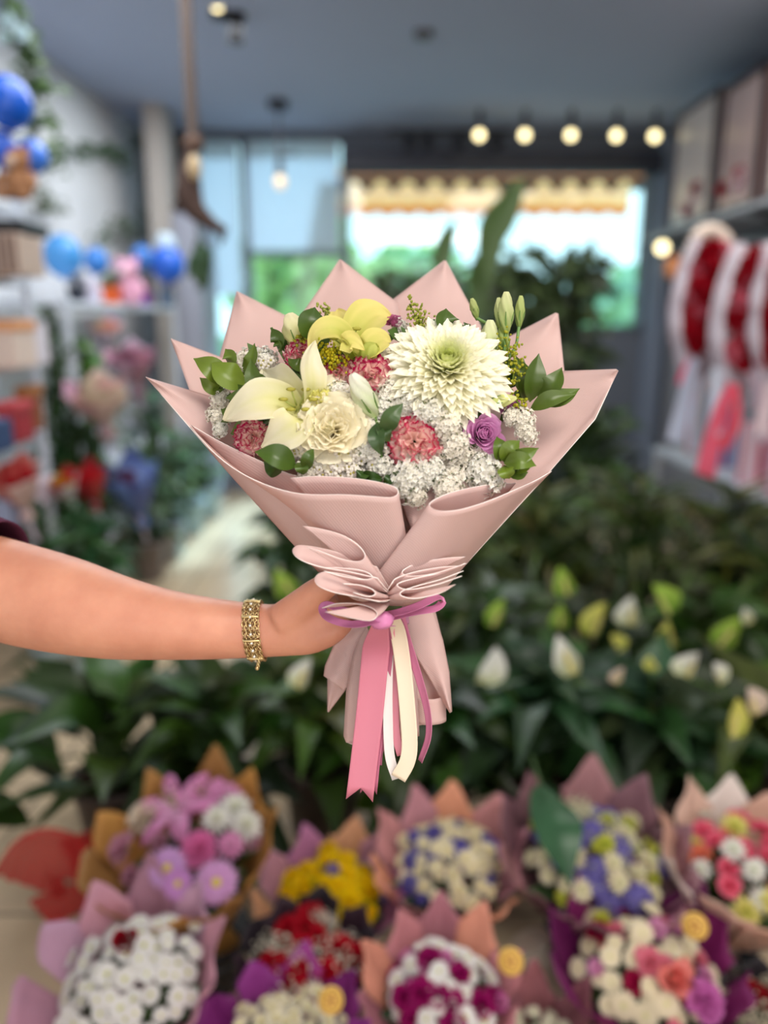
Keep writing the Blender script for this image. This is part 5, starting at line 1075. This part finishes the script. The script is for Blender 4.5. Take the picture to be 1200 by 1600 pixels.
# ============================================================ ARM AND HAND
K = .000625
def loft(mb, secs, n=28):
    """secs: (px,py,z, r_vert_px, r_depth_px) cross-sections roughly perpendicular to the path"""
    pts = [H(s[0], s[1], s[2]) for s in secs]; m_ = 5*(len(secs)-1)+1; path = crom(pts, m_)
    rv = crom([Vector((s[3], s[4], 0)) for s in secs], m_); rows = []
    for i, p in enumerate(path):
        t = (path[min(i+1, m_-1)]-path[max(0, i-1)]).normalized(); dp = Vector((0, -CA, SA)); up = t.cross(dp).normalized(); dd = up.cross(t).normalized()
        rows.append([p+up*rv[i].x*K*math.cos(2*PI*k/n)+dd*rv[i].y*K*math.sin(2*PI*k/n) for k in range(n)])
    mb.grid(rows, (1, 1, 1), close=True); mb.fan(rows[0][::-1], path[0], (1, 1, 1)); mb.fan(rows[-1], path[-1], (1, 1, 1))
per = empty('person', (-.83, 1.03, 0), 'person in a maroon shirt at the left, bare arm holding the big bouquet', 'person')
g = MB()
def vl(mb, secs, n=28, T=5):
    pts = crom([Vector(q[:3]) for q in secs], T*(len(secs)-1)+1); rv = crom([Vector((q[3], q[4], 0)) for q in secs], T*(len(secs)-1)+1); rows = [[p+Vector((r.x*math.cos(2*PI*k/n), r.y*math.sin(2*PI*k/n), 0)) for k in range(n)] for p, r in zip(pts, rv)]
    mb.grid(rows, (1, 1, 1), close=True); mb.fan(rows[0][::-1], pts[0], (1, 1, 1)); mb.fan(rows[-1], pts[-1], (1, 1, 1))
vl(g, [(-.83, 1.03, .90, .10, .15), (-.83, 1.03, 1.1, .09, .125), (-.82, 1.03, 1.34, .105, .145), (-.83, 1.03, 1.46, .085, .15), (-.835, 1.03, 1.52, .06, .07), (-.825, 1.03, 1.60, .052, .054), (-.81, 1.03, 1.66, .06, .058)])
for k in (-1, 1):
    vl(g, [(-.83, 1.03+k*.08, .92, .095, .085), (-.82, 1.03+k*.09, .5, .058, .055), (-.84, 1.03+k*.09, .3, .052, .05), (-.84, 1.03+k*.09, .08, .035, .035), (-.83, 1.03+k*.09, .05, .036, .036)])
    g.ball(Vector((-.815, 1.03+k*.073, 1.70)), .03, (1, 1, 1), sq=(.5, .35, 1))
g.ball(Vector((-.80, 1.03, 1.715)), .115, (1, 1, 1), n=24, m=16, sq=(.82, .66, 1)); g.ball(Vector((-.775, 1.03, 1.665)), .062, (1, 1, 1), n=16, m=12, sq=(.95, .85, .95))
g.tube([Vector((-.712, 1.03, 1.725)), Vector((-.698, 1.03, 1.70)), Vector((-.690, 1.03, 1.685)), Vector((-.706, 1.03, 1.678))], [.009, .012, .015, .012], n=10)
g.tube([Vector((-.712, 1.008, 1.652)), Vector((-.706, 1.03, 1.652)), Vector((-.712, 1.052, 1.652))], [.005, .008, .005], n=8)
vl(g, [(-.83, 1.17, 1.46, .055, .05), (-.84, 1.235, 1.36, .05, .046), (-.83, 1.26, 1.16, .042, .04), (-.80, 1.26, .98, .034, .03), (-.775, 1.255, .90, .028, .022), (-.765, 1.25, .85, .040, .018), (-.755, 1.245, .80, .036, .016)])
for k in range(4): vl(g, [(-.782+k*.020, 1.245, .83, .010, .010), (-.775+k*.019, 1.24, .77, .009, .009), (-.772+k*.017, 1.225, .735+abs(k-1.5)*.006, .0075, .0075)], n=12)
vl(g, [(-.735, 1.24, .86, .012, .012), (-.718, 1.23, .825, .011, .011), (-.716, 1.22, .79, .009, .009)], n=12)
loft(g, [(-540, 650, -.12, 84, 84), (-450, 695, -.10, 88, 84), (-330, 765, -.085, 86, 82), (-190, 845, -.07, 80, 78), (-80, 893, -.058, 82, 78), (20, 925, -.045, 84, 76), (100, 945, -.03, 79, 72), (180, 964, -.022, 68, 66), (260, 976, -.018, 56, 58), (330, 982, -.015, 49, 50), (400, 985, -.012, 43, 37), (440, 984, -.010, 42, 34), (475, 976, -.008, 47, 36), (505, 962, -.006, 44, 36), (530, 955, -.010, 36, 32)])
loft(g, [(440, 972, .000, 30, 26), (470, 948, .008, 27, 25), (497, 924, .018, 22, 22), (525, 908, .028, 17, 18), (555, 900, .032, 15, 15), (580, 898, .030, 12, 11)])      # thumb
for k, (y0, y1, ln) in enumerate(((925, 915, 1.0), (947, 940, 1.06), (968, 966, 1.0), (987, 988, .88))):
    loft(g, [(470, 970+(k-1.5)*12, -.014, 22, 22), (512, y0+4, -.030, 17, 18), (550, y0, -.050, 14, 15), (585*ln+600*(1-ln), (y0+y1)/2, -.058, 13, 13.5), (622*ln+590*(1-ln), y1, -.050, 12, 12.5), (648*ln+590*(1-ln), y1+2, -.030, 11, 11.5), (655*ln+590*(1-ln), y1+4, -.016, 8, 8)])
loft(g, [(430, 1000, -.012, 24, 24), (480, 997, -.004, 26, 27), (520, 985, .002, 22, 26), (548, 972, .0, 14, 18)])      # heel of the hand
m_skin = bpy.data.materials.new('skin'); m_skin.use_nodes = True; b = m_skin.node_tree.nodes['Principled BSDF']
b.inputs['Roughness'].default_value = .5; b.inputs['Subsurface Weight'].default_value = .25; b.inputs['Subsurface Radius'].default_value = (1, .35, .2); b.inputs['Subsurface Scale'].default_value = .006
N = m_skin.node_tree.nodes; L = m_skin.node_tree.links; tcn = N.new('ShaderNodeTexCoord'); nz = N.new('ShaderNodeTexNoise'); nz.inputs['Scale'].default_value = 22; nz.inputs['Detail'].default_value = 6; L.new(tcn.outputs['Object'], nz.inputs['Vector'])
rp = N.new('ShaderNodeValToRGB'); rp.color_ramp.elements[0].color = (*srgb(198, 134, 108), 1); rp.color_ramp.elements[1].color = (*srgb(212, 150, 122), 1); rp.color_ramp.elements[0].position = .35; rp.color_ramp.elements[1].position = .65
L.new(nz.outputs['Fac'], rp.inputs[0]); L.new(rp.outputs[0], b.inputs['Base Color'])
nz2 = N.new('ShaderNodeTexNoise'); nz2.inputs['Scale'].default_value = 500; L.new(tcn.outputs['Object'], nz2.inputs['Vector']); bp = N.new('ShaderNodeBump'); bp.inputs['Strength'].default_value = .12; bp.inputs['Distance'].default_value = .0006; L.new(nz2.outputs['Fac'], bp.inputs['Height']); L.new(bp.outputs[0], b.inputs['Normal'])
arm = g.build('body', m_skin, per)
md = arm.modifiers.new('r', 'REMESH'); md.mode = 'VOXEL'; md.voxel_size = .0028; md.use_smooth_shade = True
md = arm.modifiers.new('s', 'SMOOTH'); md.iterations = 7; md.factor = .6
g = MB(); n_ = 40
secs = [(-545, 640, -.125, 100, 100), (-450, 690, -.105, 106, 102), (-330, 762, -.09, 104, 98), (-190, 842, -.073, 96, 92), (-100, 876, -.062, 100, 94), (-16, 906, -.051, 103, 95)]
pts = crom([H(*s[:3]) for s in secs], 24); rv = crom([Vector((s[3], s[4], 0)) for s in secs], 24); rows = []
for i, p in enumerate(pts):
    t = (pts[min(i+1, 23)]-pts[max(0, i-1)]).normalized(); dd = Vector((0, -CA, SA)); up = t.cross(dd).normalized(); d2 = up.cross(t)
    rows.append([p+(up*rv[i].x*math.cos(2*PI*k/n_)+d2*rv[i].y*math.sin(2*PI*k/n_))*K*(1+.02*math.sin(i*1.1+k*.5)) for k in range(n_)])
g.grid(rows, (1, 1, 1), close=True); M['maroon'] = mat('maroon_cloth', (86, 32, 62), rough=.85, bump=.3, bscale=600); sl = g.build('sleeve', 'maroon', per); solid(sl, .002)
def vt(secs, name, m, col=(1, 1, 1), cap=False, n=36):
    gg = MB(); k = 5*(len(secs)-1)+1; pts = crom([Vector(q[:3]) for q in secs], k); rv = crom([Vector((q[3], q[4], 0)) for q in secs], k)
    rows = [[p+Vector((r.x*math.cos(2*PI*q/n), r.y*math.sin(2*PI*q/n), 0))*(1+.012*math.sin(i*1.3+q)) for q in range(n)] for i, (p, r) in enumerate(zip(pts, rv))]; gg.grid(rows, col, close=True); o = gg.build(name, m, per); solid(o, .002); return o
vt([(-.83, 1.03, .86, .135, .185), (-.83, 1.03, 1.1, .118, .155), (-.82, 1.03, 1.34, .125, .17), (-.83, 1.03, 1.46, .105, .178), (-.835, 1.03, 1.515, .080, .10), (-.835, 1.03, 1.535, .066, .074)], 'shirt', 'maroon')
vt([(-.83, 1.15, 1.48, .06, .06), (-.84, 1.235, 1.40, .068, .062), (-.835, 1.262, 1.2, .060, .056)], 'sleeve', 'maroon')
M['navy'] = mat('navy_cloth', (40, 44, 60), rough=.9)
vt([(-.83, 1.03, .97, .112, .165), (-.83, 1.03, .90, .118, .172), (-.83, 1.03, .82, .110, .168)], 'trouser_waist', 'navy')
for k in (-1, 1):
    vt([(-.83, 1.03+k*.085, .88, .105, .090), (-.82, 1.03+k*.09, .5, .075, .072), (-.84, 1.03+k*.09, .3, .068, .066), (-.84, 1.03+k*.09, .07, .062, .060)], 'trouser_leg', 'navy')
    gg = MB(); gg.tube([Vector((-.90, 1.03+k*.09, .045)), Vector((-.85, 1.03+k*.09, .052)), Vector((-.76, 1.03+k*.09, .04)), Vector((-.66, 1.03+k*.09, .032))], [.03, .05, .045, .03], srgb(240, 240, 240), n=14); gg.build('shoe', 'paint', per)
gg = MB(); gg.ball(Vector((-.815, 1.03, 1.745)), .112, srgb(50, 34, 26), n=28, m=18, sq=(.86, .74, .92), bump=.12)
gg.tube([Vector((-.88, 1.03, 1.76)), Vector((-.90, 1.03, 1.68)), Vector((-.895, 1.03, 1.60))], [.06, .06, .03], srgb(50, 34, 26), n=12); gg.build('hair', 'fuzz', per)
for k in (-1, 1): gg = MB(); gg.ball(Vector((-.722, 1.03+k*.030, 1.712)), .011, srgb(60, 40, 30), n=10, m=8, sq=(.6, 1, .7)); gg.build('eye', 'gloss', per)
# bracelet of gold links around the wrist
bc = H(398, 985, -.012); br = empty('bracelet', bc, 'gold chain bracelet with small stones around the wrist', 'bracelet')
def wristpt(a_, off, rr_): # a_ angle round the wrist, off px along the arm
    return H(399+off-4*math.cos(a_), 985-(43+rr_)*math.cos(a_), -.012)+Vector((0, -CA, SA))*((38+rr_)*K*math.sin(a_))
for row, off in enumerate((-10, -3.4, 3.4, 10)):
    g = MB(); nl = 46
    for i in range(nl):
        a_ = 2*PI*i/nl; c_ = wristpt(a_, off, 2.5); t = (wristpt(a_+.05, off, 2.5)-c_).normalized(); outv = (c_-H(399, 985, -.012)).normalized(); sd = t.cross(outv).normalized(); nn = outv if i % 2 else (outv+sd).normalized(); s2 = t.cross(nn).normalized()
        pts = [c_+t*.0036*math.cos(q)+s2*.0021*math.sin(q) for q in [2*PI*k/10 for k in range(11)]]; g.tube(pts, .00062, (1, 1, 1), n=5, caps=False)
    g.build('chain', 'gold', br)
g = MB()
for i in range(22):
    a_ = 2*PI*(i+.5)/22; g.ball(wristpt(a_, 0, 4.5), .0019, (1, 1, 1), n=8, m=5)
g.build('stones', 'silverstone', br)
for i in range(8):
    a_ = 2*PI*i/8+.2; g = MB(); g.tube([wristpt(a_, -12, 4), wristpt(a_, 0, 5), wristpt(a_, 12, 4)], [.0012, .0017, .0012], (1, 1, 1), n=6); g.build('bar_link', 'gold', br)
g = MB()
for i in range(6):
    c_ = H(404+(i % 2)*1.2-i*.4, 1029+i*2.6, .004); pts = [c_+Vector((.0012*math.cos(q), .0005, .0022*math.sin(q))) for q in [2*PI*k/8 for k in range(9)]]; g.tube(pts, .0006, (1, 1, 1), n=5, caps=False)
g.ball(H(402, 1044, .004), .0022, (1, 1, 1), n=8, m=5); g.build('safety_chain', 'gold', br)
